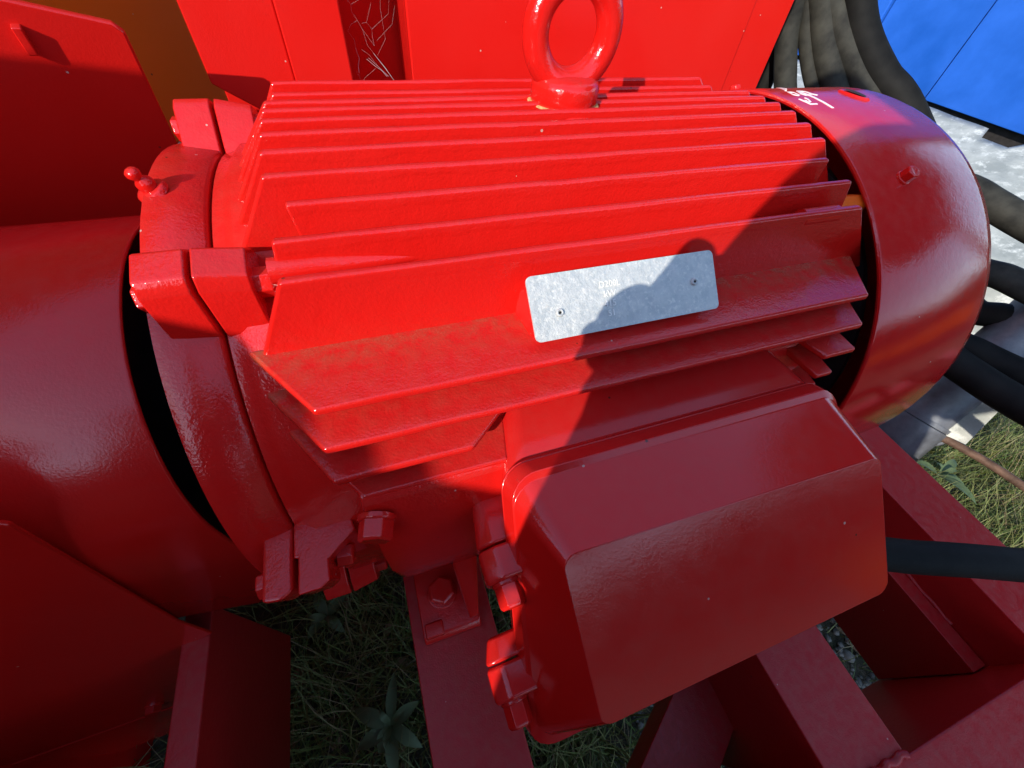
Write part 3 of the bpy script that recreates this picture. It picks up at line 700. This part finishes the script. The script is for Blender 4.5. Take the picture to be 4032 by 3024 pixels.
hose('lowest black hose running right above the grass from behind the cowl', [(.93, .46, .40), (.95, .42, .24), (.985, .34, .1), (.95, .08, -.10), (.956, -.072, -.134), (.967, -.142, -.141), (.975, -.202, -.139), (.98, -.249, -.133), (1.0, -.45, -.11)], .023)
cb = tube('power_cable', [(.33, -.245, -.02), (.39, -.268, -.026), (.443, -.284, -.026), (.471, -.296, -.025), (.509, -.311, -.024), (.555, -.329, -.026), (.627, -.355, -.036), (.8, -.40, -.08), (1.1, -.45, -.3)], .0128, M_RUBBER, None, 16, 8)
tag(cb, 'thick black cable leaving the right side of the terminal box over the frame beams', 'cable')

# ================================================================== BLUE WALL, GALVANISED APRON
bw = thing('blue_machine', 'bright blue sheet steel machine side with upright seams, at the upper right', 'machine', (2.62, .8, GZ))
XW = 2.58
ys_ = [.60, 1.118, 1.52, 2.2, 3.0, 4.2]
for i in range(len(ys_) - 1):
    v, f = prism([(XW + .012 * (i % 2), ys_[i] + .004), (XW + .05, ys_[i] + .004), (XW + .05, ys_[i + 1] - .004), (XW + .012 * (i % 2), ys_[i + 1] - .004)], 'z', -.155 if i != 1 else -.19, 1.7)
    poly('wall_panel', v, f, M_BLUE, bw, .003, 2)
v, f = prism([(XW + .052, .60), (XW + .4, .60), (XW + .4, 4.2), (XW + .052, 4.2)], 'z', GZ, 1.6); poly('inner_body', v, f, M_DARK, bw, 0)
ga = thing('galvanised_apron', 'pale galvanised sheet apron with crumpled surface under the blue machine', 'metal sheet', (2.3, .6, GZ))
def apron(y0, y1, xt, zt, xb, zb, name):
    nx, ny = 16, 134; vs_, fs = [], []
    for i in range(nx + 1):
        for j in range(ny + 1):
            y = y0 + (y1 - y0) * j / ny; t0 = .10 if (name == 'sheet' and .655 < y < .80) else 0; t_ = t0 + (1 - t0) * i / nx; x = xt + (xb - xt) * t_; z = zt + (zb - zt) * t_
            d = .010 * noise.noise(V((x * 3, y * 3, 1.7))) + .005 * noise.noise(V((x * 9, y * 9, 4))); vs_.append((x - d, y, z + d * .6))
    for i in range(nx):
        for j in range(ny): fs.append((i * (ny + 1) + j, i * (ny + 1) + j + 1, (i + 1) * (ny + 1) + j + 1, (i + 1) * (ny + 1) + j))
    o = poly(name, vs_, fs, M_GALV, ga, 0, 2, 60); s = o.modifiers.new('thickness', 'SOLIDIFY'); s.thickness = .004; return o
def on_slope(t_): return (XW - .03 - .55 * t_, -.165 - .195 * t_)
apron(.05, 3.4, *on_slope(0), *on_slope(1), 'sheet')
apron(.05, 3.4, 1.998, -.362, 1.93, -.60, 'skirt')

# ================================================================== GREY PIPE, ROD
pp = thing('steel_pipe', 'short grey galvanised pipe with clamp bracket, half hidden below the fan cowl', 'pipe', (1.05, -.12, -.35))
a_, b_ = V((1.18, -.078, -.06)), V((.955, -.168, -.46)); d = (b_ - a_).normalized()
tube('pipe', [a_, a_.lerp(b_, .5), b_], [.042, .042, .042], M_STEEL, pp, 28, 1)
mid = a_.lerp(b_, .62); tube('collar', [mid - d * .012, mid - d * .01, mid + d * .075, mid + d * .08], [.044, .048, .050, .045], M_STEEL, pp, 28, 1)
tube('collar', [mid - d * .02, mid - d * .012], [.047, .047], M_STEEL, pp, 28, 1)
s_, u_, d_ = frame_of(d)
def brk(c, wv_, hv, th, ww, hh, name, mat=M_STEEL):
    c = V(c); wv_, hv = V(wv_).normalized(), V(hv).normalized(); n3 = wv_.cross(hv).normalized()
    vs_ = [c + wv_ * (i * ww) + hv * (j * hh) + n3 * (k * th) for k in (-.5, .5) for (i, j) in ((-.5, -.5), (.5, -.5), (.5, .5), (-.5, .5))]
    return poly(name, vs_, [(0, 1, 2, 3), (7, 6, 5, 4)] + [(i, (i + 1) % 4, (i + 1) % 4 + 4, i + 4) for i in range(4)], mat, pp, .002)
brk((1.085, -.170, -.245), (-.12, -.1, -.3), (.5, -.8, .1), .006, .12, .034, 'bracket', M_GALV)
hexbolt('bracket_bolt', (1.093, -.183, -.212), (-.6, -.5, .6), .022, .012, M_RUST, pp)
rod = tube('rod', [(1.03, -.150, -.31), (1.052, -.170, -.304), (1.064, -.228, -.292), (1.070, -.292, -.284), (1.072, -.375, -.271), (1.07, -.6, -.24)], .007, M_RUST, None, 14, 6)
tag(rod, 'thin rusty steel rod reaching out over the grass from the grey pipe', 'rod')
v, f = [], []
for i in range(32):
    a = 2 * math.pi * i / 32
    for j in range(10):
        b = 2 * math.pi * j / 10; rr = .020 + .0045 * math.cos(b); v.append(V((1.048, -.168, -.300)) + V((.35, .4, .85)).normalized() * (rr * math.cos(a)) + V((.8, -.6, -.05)).normalized() * (rr * math.sin(a)) + V((.45, .7, -.5)).normalized() * (.0045 * math.sin(b)))
f = [(i * 10 + j, ((i + 1) % 32) * 10 + j, ((i + 1) % 32) * 10 + (j + 1) % 10, i * 10 + (j + 1) % 10) for i in range(32) for j in range(10)]
poly('ring', v, f, M_STEEL, pp, 0, 2, 80)

# ================================================================== VEGETATION AND STONES
def leafmat(name, col, col2):
    m, t, p = newmat(name); tc = N(t, 'ShaderNodeTexCoord').outputs['Object']; gi = N(t, 'ShaderNodeNewGeometry')
    c = mixcol(t, gi.outputs['Random Per Island'], col, col2); t.links.new(c, p.inputs['Base Color']); p.inputs['Roughness'].default_value = .6
    return m
M_GRASS = leafmat('grass_blades', (.07, .125, .016), (.20, .185, .055)); M_LEAF = leafmat('grey_green_leaf', (.07, .105, .04), (.10, .14, .055)); M_DRY = leafmat('dry_stalk', (.30, .22, .11), (.16, .10, .045))
def blades(n, region, hmin, hmax, wid, name, mat, label, flat=.9):
    vs_, fs = [], []
    for _ in range(n):
        x, y = region()
        if x is None: continue
        z = gz(x, y); h = random.uniform(hmin, hmax); a = random.uniform(0, 6.283); ln = random.uniform(.35, 1) * flat; b = random.uniform(-.6, .6)
        dx, dy = math.cos(a), math.sin(a); px, py = -dy, dx; w0 = wid * random.uniform(.6, 1.2); base_ = len(vs_)
        for k, t_ in enumerate((0, .35, .7, 1)):
            bx = x + (dx * math.cos(b * t_) - dy * math.sin(b * t_)) * h * ln * (t_ ** 1.4); by = y + (dy * math.cos(b * t_) + dx * math.sin(b * t_)) * h * ln * (t_ ** 1.4); bz = z + h * (t_ - .55 * ln * t_ * t_)
            ww = w0 * (1 - t_) ** .7
            if t_ < 1: vs_ += [(bx - px * ww, by - py * ww, bz), (bx + px * ww, by + py * ww, bz)]
            else: vs_.append((bx, by, bz))
        for k in range(2): fs.append((base_ + 2 * k, base_ + 2 * k + 1, base_ + 2 * k + 3, base_ + 2 * k + 2))
        fs.append((base_ + 4, base_ + 5, base_ + 6))
    o = poly(name, vs_, fs, mat, None, 0, 2, 80); tag(o, label, 'grass', None, 'stuff'); return o
clumps = [(random.uniform(-.3, 2.0), random.uniform(-.75, .5)) for _ in range(150)]
def near():
    if random.random() < .75:
        c = random.choice(clumps); x, y = random.gauss(c[0], .05), random.gauss(c[1], .05)
    else: x, y = random.uniform(-.5, 2.2), random.uniform(-.8, .5)
    if .42 < x < .95 and random.random() < .8: return None, None
    return x, y
blades(26000, near, .04, .17, .0016, 'grass', M_GRASS, 'rough green and straw coloured grass growing under and beside the machine')
blades(3600, near, .06, .22, .0010, 'dry_grass', M_DRY, 'dry brown stalks tangled in the grass under the frame', 1.1)
def far(): 
    a = random.uniform(-1, 1); return random.uniform(1.2, 2.1) , random.uniform(-1.3, .3)
blades(20000, far, .02, .09, .0013, 'grass', M_GRASS, 'short sunlit green and straw grass beyond the right hand beam')
dv, df = [], []
for _ in range(420):
    x, y = random.uniform(-.4, 1.9), random.uniform(-.75, .4); z = gz(x, y) + random.uniform(.004, .03); a = random.uniform(0, 6.28); l = random.uniform(.008, .022); b = len(dv); tl = random.uniform(-.5, .5)
    for (p, q) in ((-1, 0), (-.3, .42), (.5, .33), (1, 0), (.5, -.33), (-.3, -.42)): dv.append((x + l * (p * math.cos(a) - q * math.sin(a)), y + l * (p * math.sin(a) + q * math.cos(a)), z + l * (tl * p + .35 * abs(q))))
    df.append(tuple(range(b, b + 6)))
o = poly('dead_leaves', dv, df, leafmat('dead_leaf', (.16, .075, .03), (.26, .17, .08)), None, 0, 2, 80); tag(o, 'small brown dead leaves lying in the grass', 'leaves', None, 'stuff')
# unseen tree added at the right to darken the sky mirrored in the cowl
tree = thing('tree', 'broad leafy tree added out of view to darken what the cowl mirrors', 'tree', (7.2, -1.3, GZ))
tube('trunk', [(7.2, -1.3, GZ - .1), (7.22, -1.27, .8), (7.15, -1.32, 2.2), (7.2, -1.3, 4.2)], [.24] * 8 + [.20] * 8 + [.14] * 8 + [.05], M_RUST, tree, 12, 8)
tv, tf = [], []
for k in range(9000):
    while True:
        q = V((random.uniform(-1, 1), random.uniform(-1, 1), random.uniform(-1, 1)))
        if q.length < 1 and noise.noise(q * 2.2) > -.22: break
    c_ = V((7.2, -1.3, 4.55)) + V((q.x * 3.2, q.y * 3.4, q.z * 1.45)); b = len(tv)
    for _ in range(3): tv.append(c_ + V((random.uniform(-1, 1), random.uniform(-1, 1), random.uniform(-1, 1))) * .17)
    tf.append((b, b + 1, b + 2))
poly('crown', tv, tf, leafmat('tree_leaves', (.025, .045, .012), (.055, .08, .022)), tree, 0, 2, 80)
for a in (.4, 1.7, 2.9, 4.1, 5.3): tube('branch', [(7.2, -1.3, 2.3), (7.2 + .9 * math.cos(a), -1.3 + .9 * math.sin(a), 3.3), (7.2 + 1.9 * math.cos(a), -1.3 + 1.9 * math.sin(a), 4.4)], [.09] * 6 + [.06] * 6 + [.02], M_RUST, tree, 8, 6)
# distant unseen hedge, added all round to darken low reflections in the paint
hv, hf = [], []
def hedge_h(a): return 0, 3.5 + 2.0 * max(0, math.cos((a - math.radians(303)) * 3.0)) * (abs((a % 6.2832) - math.radians(303)) < .6) + .7 * noise.noise(V((a * 3, 0, 0))) + .5 * noise.noise(V((a * 11, 2, 0)))
for k in range(180):                                               # dense core
    a0, a1 = 2 * math.pi * k / 180, 2 * math.pi * (k + 1) / 180; nr, hh = hedge_h((a0 + a1) / 2); rr = 13 if nr else 27; b = len(hv)
    for a in (a0, a1): hv += [(rr * math.cos(a), rr * math.sin(a), GZ - .2), (rr * math.cos(a), rr * math.sin(a), GZ + hh * .86)]
    hf.append((b, b + 1, b + 3, b + 2))
for k in range(9000):
    a = random.uniform(0, 6.2832); nr, hh = hedge_h(a); rr = (random.uniform(11.9, 12.9) if nr else random.uniform(25.4, 26.9)); sc = .5 if nr else 1
    z = GZ + hh * random.random() ** .7; x, y = rr * math.cos(a), rr * math.sin(a); b = len(hv)
    for q in range(3):
        d_ = V((random.uniform(-1, 1), random.uniform(-1, 1), random.uniform(-1, 1))).normalized() * random.uniform(.3, .8) * sc; hv.append((x + d_.x, y + d_.y, z + d_.z))
    hf.append((b, b + 1, b + 2))
hd = poly('hedge', hv, hf, leafmat('hedge_leaves', (.03, .05, .015), (.06, .08, .025)), None, 0, 2, 80); tag(hd, 'distant dark green hedge added out of view to darken low reflections', 'hedge', None, 'stuff')
# stones
M_STONE = leafmat('gravel_stone', (.075, .07, .058), (.24, .215, .18))
def stone(vs_, fs, c, r):
    b = len(vs_); ico = bmesh.new(); bmesh.ops.create_icosphere(ico, subdivisions=1, radius=1); sx, sy, sz = r * random.uniform(.8, 1.3), r * random.uniform(.7, 1.1), r * random.uniform(.45, .8); a = random.uniform(0, 6.28)
    for q in ico.verts:
        k = 1 + .22 * noise.noise(q.co * 1.7 + V(c) * 50); x, y, z = q.co.x * sx * k, q.co.y * sy * k, q.co.z * sz * k
        vs_.append((c[0] + x * math.cos(a) - y * math.sin(a), c[1] + x * math.sin(a) + y * math.cos(a), c[2] + z))
    for fc in ico.faces: fs.append(tuple(q.index + b for q in fc.verts))
    ico.free()
vs_, fs = [], []
for _ in range(2600):
    x, y = random.uniform(.42, 1.15), random.uniform(-.75, .1); stone(vs_, fs, (x, y, gz(x, y) + .002), random.uniform(.003, .009))
o = poly('gravel', vs_, fs, M_STONE, None, 0, 2, 80); tag(o, 'scattered small gravel on bare soil between the beams', 'gravel', None, 'stuff')
for (x, y, r, lb) in ((.655, -.482, .022, 'flat grey stone lying on soil under the diagonal brace'), (.985, -.40, .014, 'rounded pale stone at the top of the soil gap between the beams'), (.935, -.455, .018, 'whitish pebble in the middle of the soil gap between the beams'), (.69, -.50, .013, 'pink white pebble below the flat grey stone')):
    vs_, fs = [], []; stone(vs_, fs, (x, y, gz(x, y) + .006), r); o = poly('stone', vs_, fs, M_STONE, None, 0, 2, 80); tag(o, lb, 'stone')
    o.modifiers.new('round', 'SUBSURF').render_levels = 1
def leaf(par, c, tip, wid, mat=M_LEAF, sag=.012):
    c, tip = V(c), V(tip); d = tip - c; s = d.cross(V((0, 0, 1))).normalized(); vs_, fs = [], []; n = 7
    for i in range(n + 1):
        t_ = i / n; ww = wid * (math.sin(math.pi * (t_ ** .85)) ** .8 if 0 < t_ < 1 else .04) ; p = c + d * t_ + V((0, 0, sag * 4 * t_ * (1 - t_)))
        vs_ += [p - s * ww + V((0, 0, ww * .35)), p, p + s * ww + V((0, 0, ww * .35))]
    for i in range(n):
        for k in range(2): fs.append((i * 3 + k, i * 3 + k + 1, i * 3 + 3 + k + 1, i * 3 + 3 + k))
    return poly('leaf', vs_, fs, mat, par, 0, 2, 60)
def weed(c, tips, wid, label, extra=3):
    c = V(c); th = thing('weed', label, 'weed', (c.x, c.y, gz(c.x, c.y)))
    for tp in tips: leaf(th, c, tp, wid * random.uniform(.85, 1.15))
    for k in range(extra):
        a = random.uniform(0, 6.28); leaf(th, c + V((0, 0, .004)), c + V((math.cos(a) * .03, math.sin(a) * .03, .03)), wid * .5)
    tube('stem', [(c.x, c.y, gz(c.x, c.y) - .01), (c.x + .003, c.y, (c.z + gz(c.x, c.y)) / 2), tuple(c)], .0022, M_LEAF, th, 6, 3)
weed((-.027, -.248, -.68), [(-.088, -.203, -.683), (-.009, -.172, -.672), (.026, -.230, -.676), (.020, -.296, -.685), (-.031, -.326, -.684), (-.090, -.262, -.690), (-.054, -.280, -.69)], .0115, 'grey green weed with long pointed leaves, left of the slide rail at the bottom')
weed((-.13, -.03, -.70), [(-.17, -.06, -.70), (-.15, .02, -.69), (-.09, .0, -.70), (-.10, -.07, -.705)], .011, 'small broad leaved weed in the shade under the lower lug')
weed((1.545, -.20, -.70), [(1.55, -.30, -.69), (1.50, -.13, -.70), (1.62, -.18, -.68), (1.58, -.26, -.70)], .013, 'grey green weed on the sunlit grass just right of the side beam')
weed((1.02, -.385, -.71), [(1.06, -.37, -.70), (.98, -.37, -.71), (1.03, -.43, -.70), (1.0, -.34, -.70)], .011, 'low pale weed on the soil in the gap between the beams')

# ================================================================== MACHINE AT THE LEFT, out of frame (casts the shade on the guard)
lm = thing('gearbox_housing', 'large red gearbox housing standing left of the coupling guard', 'gearbox', (-.9, -.3, GZ))
v, f = prism([(-.45, .469), (-.46, .478), (-1.3, .478), (-1.3, GZ), (-.72, GZ), (-.72, .05), (-.45, .05)], 'y', -.79, -.2355); poly('casing', v, f, M_PANEL, lm, .004, 3)
v, f = prism([(-.235, GZ), (-.235, .462), (-.215, .432), (-.150, .335), (0, .335), (0, GZ)], 'x', -1.3, -.45); poly('rear_casing', v, f, M_PANEL, lm, .004, 3)
v, f = prism([(-.45, -2.3), (-1.3, -2.3), (-1.3, -.792), (-.45, -.792)], 'z', GZ, .30); poly('shade_step', v, f, M_PANEL, lm, .004, 3)  # unseen block added to keep the rail and ground shaded
for yy in (-.7, -.5, -.3): hexbolt('cover_bolt', (-.7, yy, .478), (0, 0, 1), .02, .012, M_PANEL, lm)

# orange tipping trailer across the yard (out of frame; it is the orange band mirrored in the cowl)
tr = thing('trailer', 'orange tipping trailer on dark wheels standing on the grass', 'trailer', (4.6, -2.8, GZ))
td = V((.5, .866, 0)); tn_ = V((-.866, .5, 0)); tc0 = V((4.5, -2.75, 0))
def tbox(name, a0, a1, b0, b1, z0, z1, mat):
    vs_ = [tc0 + td * a + tn_ * b + V((0, 0, z)) for z in (z0, z1) for a, b in ((a0, b0), (a1, b0), (a1, b1), (a0, b1))]
    poly(name, vs_, [(0, 1, 2, 3), (7, 6, 5, 4)] + [(i, (i + 1) % 4, (i + 1) % 4 + 4, i + 4) for i in range(4)], mat, tr, .006)
tbox('body', -1.5, 1.5, -1.4, 0, -.36, .02, M_ORANGE); tbox('chassis', -1.4, 1.4, -1.2, -.1, -.50, -.365, M_BLACK)
for k in range(5): tbox('stake', -1.45 + k * .7, -1.38 + k * .7, .005, .03, -.37, .03, M_ORANGE)
for (a, b) in ((-.7, -.05), (.7, -.05), (-.7, -1.25), (.7, -1.25)):
    c_ = tc0 + td * a + tn_ * b; v, f = revolve([(-.09, .01), (-.09, .13), (-.08, .20), (-.05, .225), (.05, .225), (.08, .20), (.09, .13), (.09, .01)], 28, 'x')
    poly('wheel', [c_ + tn_ * p[0] + td * p[1] + V((0, 0, GZ + .22 + p[2])) for p in v], f, M_BLACK, tr, 0, 2, 40)

# ================================================================== THE PHOTOGRAPHER (stands outside the frame; shadow and reflection are in the photo)
E1 = SUN.cross(V((0, 0, 1))).normalized(); E2 = E1.cross(SUN).normalized()
def PE(a, b, s): return CAM + E1 * a + E2 * b + SUN * s
def PC(r, d, f_): return CAM + RIGHT * r + DOWN * d + FWD * f_
def skin(name, nodes, edges, mat, parent=None, root=0, sub=2):
    org = wl(parent) if parent is not None else V((0, 0, 0))
    me = bpy.data.meshes.new(name); me.from_pydata([tuple(V(p) - org) for p, r in nodes], edges, []); o = link(name, me, mat, parent)
    o.modifiers.new('skin', 'SKIN'); sv_ = me.skin_vertices[0].data
    for i, (p, r) in enumerate(nodes): sv_[i].radius = r if isinstance(r, tuple) else (r, r); sv_[i].use_root = (i == root)
    s = o.modifiers.new('smooth', 'SUBSURF'); s.levels = sub; s.render_levels = sub
    o.modifiers['skin'].use_smooth_shade = True; return o
M_SKIN = plain('skin', (.48, .27, .19), .5, 0, .08, 30); M_JACKET = plain('grey_jacket_cloth', (.10, .105, .115), .85, 0, .2, 80, .3, 300); M_JEANS = plain('jeans_cloth', (.04, .055, .10), .9, 0, .2, 120); M_HAIR = plain('brown_hair', (.05, .03, .02), .7)
person = thing('person', 'person in grey jacket and jeans leaning forward and holding a phone', 'person', (0, -.85, GZ))
BR = V((.947, -.322, 0)); BF = V((.322, .947, 0)); UP = V((0, 0, 1))
head = PE(.120, .208, -.36); neck = PE(.185, .110, -.43); chest = PE(.265, .0, -.46); shL = PE(.142, .072, -.38)
waist = chest - UP * .24 - BF * .09; hip = waist - UP * .17 - BF * .04; shR = chest + BR * .19 + UP * .05
elL = PE(.088, .022, -.24); wrL = PE(.045, -.035, -.10); haL = PE(.000, -.048, -.045)
elR = chest + BR * .37 - UP * .22 + BF * .06; wrR = PC(.17, .05, -.05); haR = PC(.135, .04, -.025)
hl, hr_ = hip - BR * .09, hip + BR * .09
kneeL = V((hl.x - .02, hl.y + .10, -.34)); kneeR = V((hr_.x + .02, hr_.y + .10, -.34)); ankL = V((hl.x - .02, hl.y + .02, GZ + .07)); ankR = V((hr_.x + .02, hr_.y + .02, GZ + .07)); toeL = ankL + V((.04, .16, -.05)); toeR = ankR + V((.07, .16, -.05))
nodes = [(hip, .10), (waist, .105), (chest, .115), (neck, .05), (neck.lerp(head, .5), .05), (head, .062), (shL, .05), (elL, .036), (wrL, .024), (haL, (.024, .016)),
         (shR, .05), (elR, .036), (wrR, .024), (haR, (.024, .015)), (hl, .085), (kneeL, .055), (ankL, .04), (toeL, .035), (hr_, .085), (kneeR, .055), (ankR, .04), (toeR, .035)]
edges = [(0, 1), (1, 2), (2, 3), (3, 4), (4, 5), (2, 6), (6, 7), (7, 8), (8, 9), (2, 10), (10, 11), (11, 12), (12, 13), (0, 14), (14, 15), (15, 16), (16, 17), (0, 18), (18, 19), (19, 20), (20, 21)]
def chain(root, pts):
    last = root
    for p, r in pts: nodes.append((p, r)); edges.append((last, len(nodes) - 1)); last = len(nodes) - 1
# left hand: four fingers behind the phone's left end, thumb on the screen side
chain(9, [(PE(-.002, -.030, -.030), .0095), (PE(.0045, -.012, -.022), .0115), (PE(.0072, .0015, -.014), .0118)])
chain(9, [(PE(-.022, -.048, -.028), .0095), (PE(-.017, -.036, -.014), .008), (PE(-.008, -.030, -.008), .007)])
chain(9, [(PE(-.027, -.058, -.028), .0095), (PE(-.022, -.055, -.012), .008), (PE(-.010, -.050, -.006), .007)])
chain(9, [(PE(-.024, -.068, -.030), .0085), (PE(-.016, -.070, -.014), .0075), (PE(-.006, -.066, -.008), .0065)])
chain(9, [(PE(.012, -.050, -.040), .010), (PE(.022, -.046, -.032), .009), (PE(.034, -.042, -.028), .008)])
for k in range(4): chain(13, [(PC(.150 - .004 * k, .012 + .017 * k, -.012), .009), (PC(.140, .012 + .017 * k, .008), .008), (PC(.122, .014 + .016 * k, .010), .007)])
chain(13, [(PC(.13, .030, -.030), .010), (PC(.112, .026, -.022), .009), (PC(.098, .024, -.019), .008)])
skin('body', nodes, edges, M_SKIN, person, 0, 2)
# head with face, over the skinned neck
fd = (CAM - head).normalized(); rd = fd.cross(V((0, 0, 1))).normalized(); ud = rd.cross(fd).normalized()
def headmesh(name, mat, sc, hair=False):
    b = bmesh.new(); bmesh.ops.create_uvsphere(b, u_segments=32, v_segments=24, radius=1)
    for q in b.verts:
        x, y, z = q.co; 
        fx = x * .074 * (1 - .18 * max(0, -z)); fz = z * .112; fy = y * .094
        if not hair and y > .75 and abs(x) < .22 and -.35 < z < .15: fy += .018 * (1 - abs(x) / .22) * (1 - abs(z + .1) / .25)
        if not hair and y > .7 and .1 < abs(x) < .5 and .02 < z < .28: fy -= .006
        if not hair and y > .7 and abs(x) < .35 and -.58 < z < -.45: fy += .004
        q.co = (fx * sc, fy * sc, fz * sc)
    if hair: bmesh.ops.delete(b, geom=[q for q in b.verts if (q.co.y > .035 and q.co.z < .055) or q.co.z < -.055], context='VERTS')
    org = wl(person)
    for q in b.verts: q.co = head + rd * q.co.x + fd * q.co.y + ud * q.co.z - org
    me = bpy.data.meshes.new(name); b.to_mesh(me); b.free(); o = link(name, me, mat, person); fin(o, 0, 2, 80); return o
headmesh('head', M_SKIN, .86); headmesh('hair', M_HAIR, .90, True)
for s in (-1, 1):
    ep = head + rd * (s * .026) + fd * .074 + ud * .010; v, f = revolve([(-.008, .0001), (-.005, .006), (0, .008), (.005, .006), (.008, .0001)], 12, 'z', tuple(ep)); poly('eye', v, f, M_WHITE, person, 0, 2, 80)
    ep = head + rd * (s * .066) - ud * .005; v, f = revolve([(-.024, .0001), (-.018, .008), (.005, .012), (.022, .008), (.026, .0001)], 12, 'z', tuple(ep)); poly('ear', v, f, M_SKIN, person, 0, 2, 80)
# clothes
def ell(c, rx, ry, n=28): return [c + BR * (rx * math.cos(2 * math.pi * k / n)) + BF * (ry * math.sin(2 * math.pi * k / n)) for k in range(n)]
v, f = loft([ell(hip - UP * .10 + BR * .02, .23, .16), ell(hip + UP * .02 + BR * .02, .23, .16), ell(waist + BR * .02, .215, .15), ell(chest - UP * .08 + BR * .02, .23, .16), ell(chest + UP * .02 + BR * .01, .225, .15), ell(chest.lerp(neck, .55) + UP * .02, .17, .12), ell(neck - UP * .01, .085, .08), ell(neck + UP * .02, .07, .07)])
jk = poly('jacket', v, f, M_JACKET, person, 0, 2, 80); jk.modifiers.new('smooth', 'SUBSURF').render_levels = 1
skin('sleeve', [(shL, .085), (elL, .066), (wrL, .040)], [(0, 1), (1, 2)], M_JACKET, jk, 0, 2)
lo = PE(.043, -.156, -.28); skin('sleeve_fold', [(PE(.007, -.068, -.085), .035), (PE(.025, -.112, -.17), .042), (lo, .072), (PE(.078, -.24, -.36), .085), (PE(.125, -.345, -.42), .11), (elL, .05)], [(0, 1), (1, 2), (2, 3), (3, 4), (2, 5)], M_JACKET, jk, 0, 2)
skin('sleeve', [(shR, .10), (elR, .095), (wrR, .05)], [(0, 1), (1, 2)], M_JACKET, jk, 0, 2)
tn = [(hip, .115), (hl, .098), (kneeL, .07), (ankL + V((0, 0, .02)), .055), (hr_, .098), (kneeR, .07), (ankR + V((0, 0, .02)), .055)]
skin('trousers', tn, [(0, 1), (1, 2), (2, 3), (0, 4), (4, 5), (5, 6)], M_JEANS, person, 0, 2)
for a, t_ in ((ankL, toeL), (ankR, toeR)): skin('shoe', [(a + V((0, -.03, -.03)), .04), (a.lerp(t_, .5) + V((0, 0, -.02)), .042), (t_ + V((0, 0, .0)), .034)], [(0, 1), (1, 2)], M_BLACK, person, 0, 2)
# the phone in the hands
ph = thing('phone', 'slim dark phone held up level by two hands, facing the motor', 'phone', tuple(PC(.06, .03, -.012)))
o2 = [(-.009, .019), (-.003, .0125), (.02, .0125), (.138, .0125), (.144, .018), (.144, .079), (.138, .085), (-.002, .085), (-.009, .079)]
vs_ = [PC(r, d, -.006) for r, d in o2] + [PC(r, d, -.014) for r, d in o2]; n = len(o2)
poly('case', vs_, [tuple(range(n)), tuple(range(n, 2 * n))[::-1]] + [(i, (i + 1) % n, (i + 1) % n + n, i + n) for i in range(n)], M_BLACK, ph, .0015)
vs_ = [PC(r, d, -.0142) for r, d in ((0, .018), (.136, .018), (.136, .080), (0, .080))] + [PC(r, d, -.0146) for r, d in ((0, .018), (.136, .018), (.136, .080), (0, .080))]
poly('screen', vs_, [(0, 1, 2, 3), (7, 6, 5, 4)] + [(i, (i + 1) % 4, (i + 1) % 4 + 4, i + 4) for i in range(4)], M_BLACK, ph, 0)
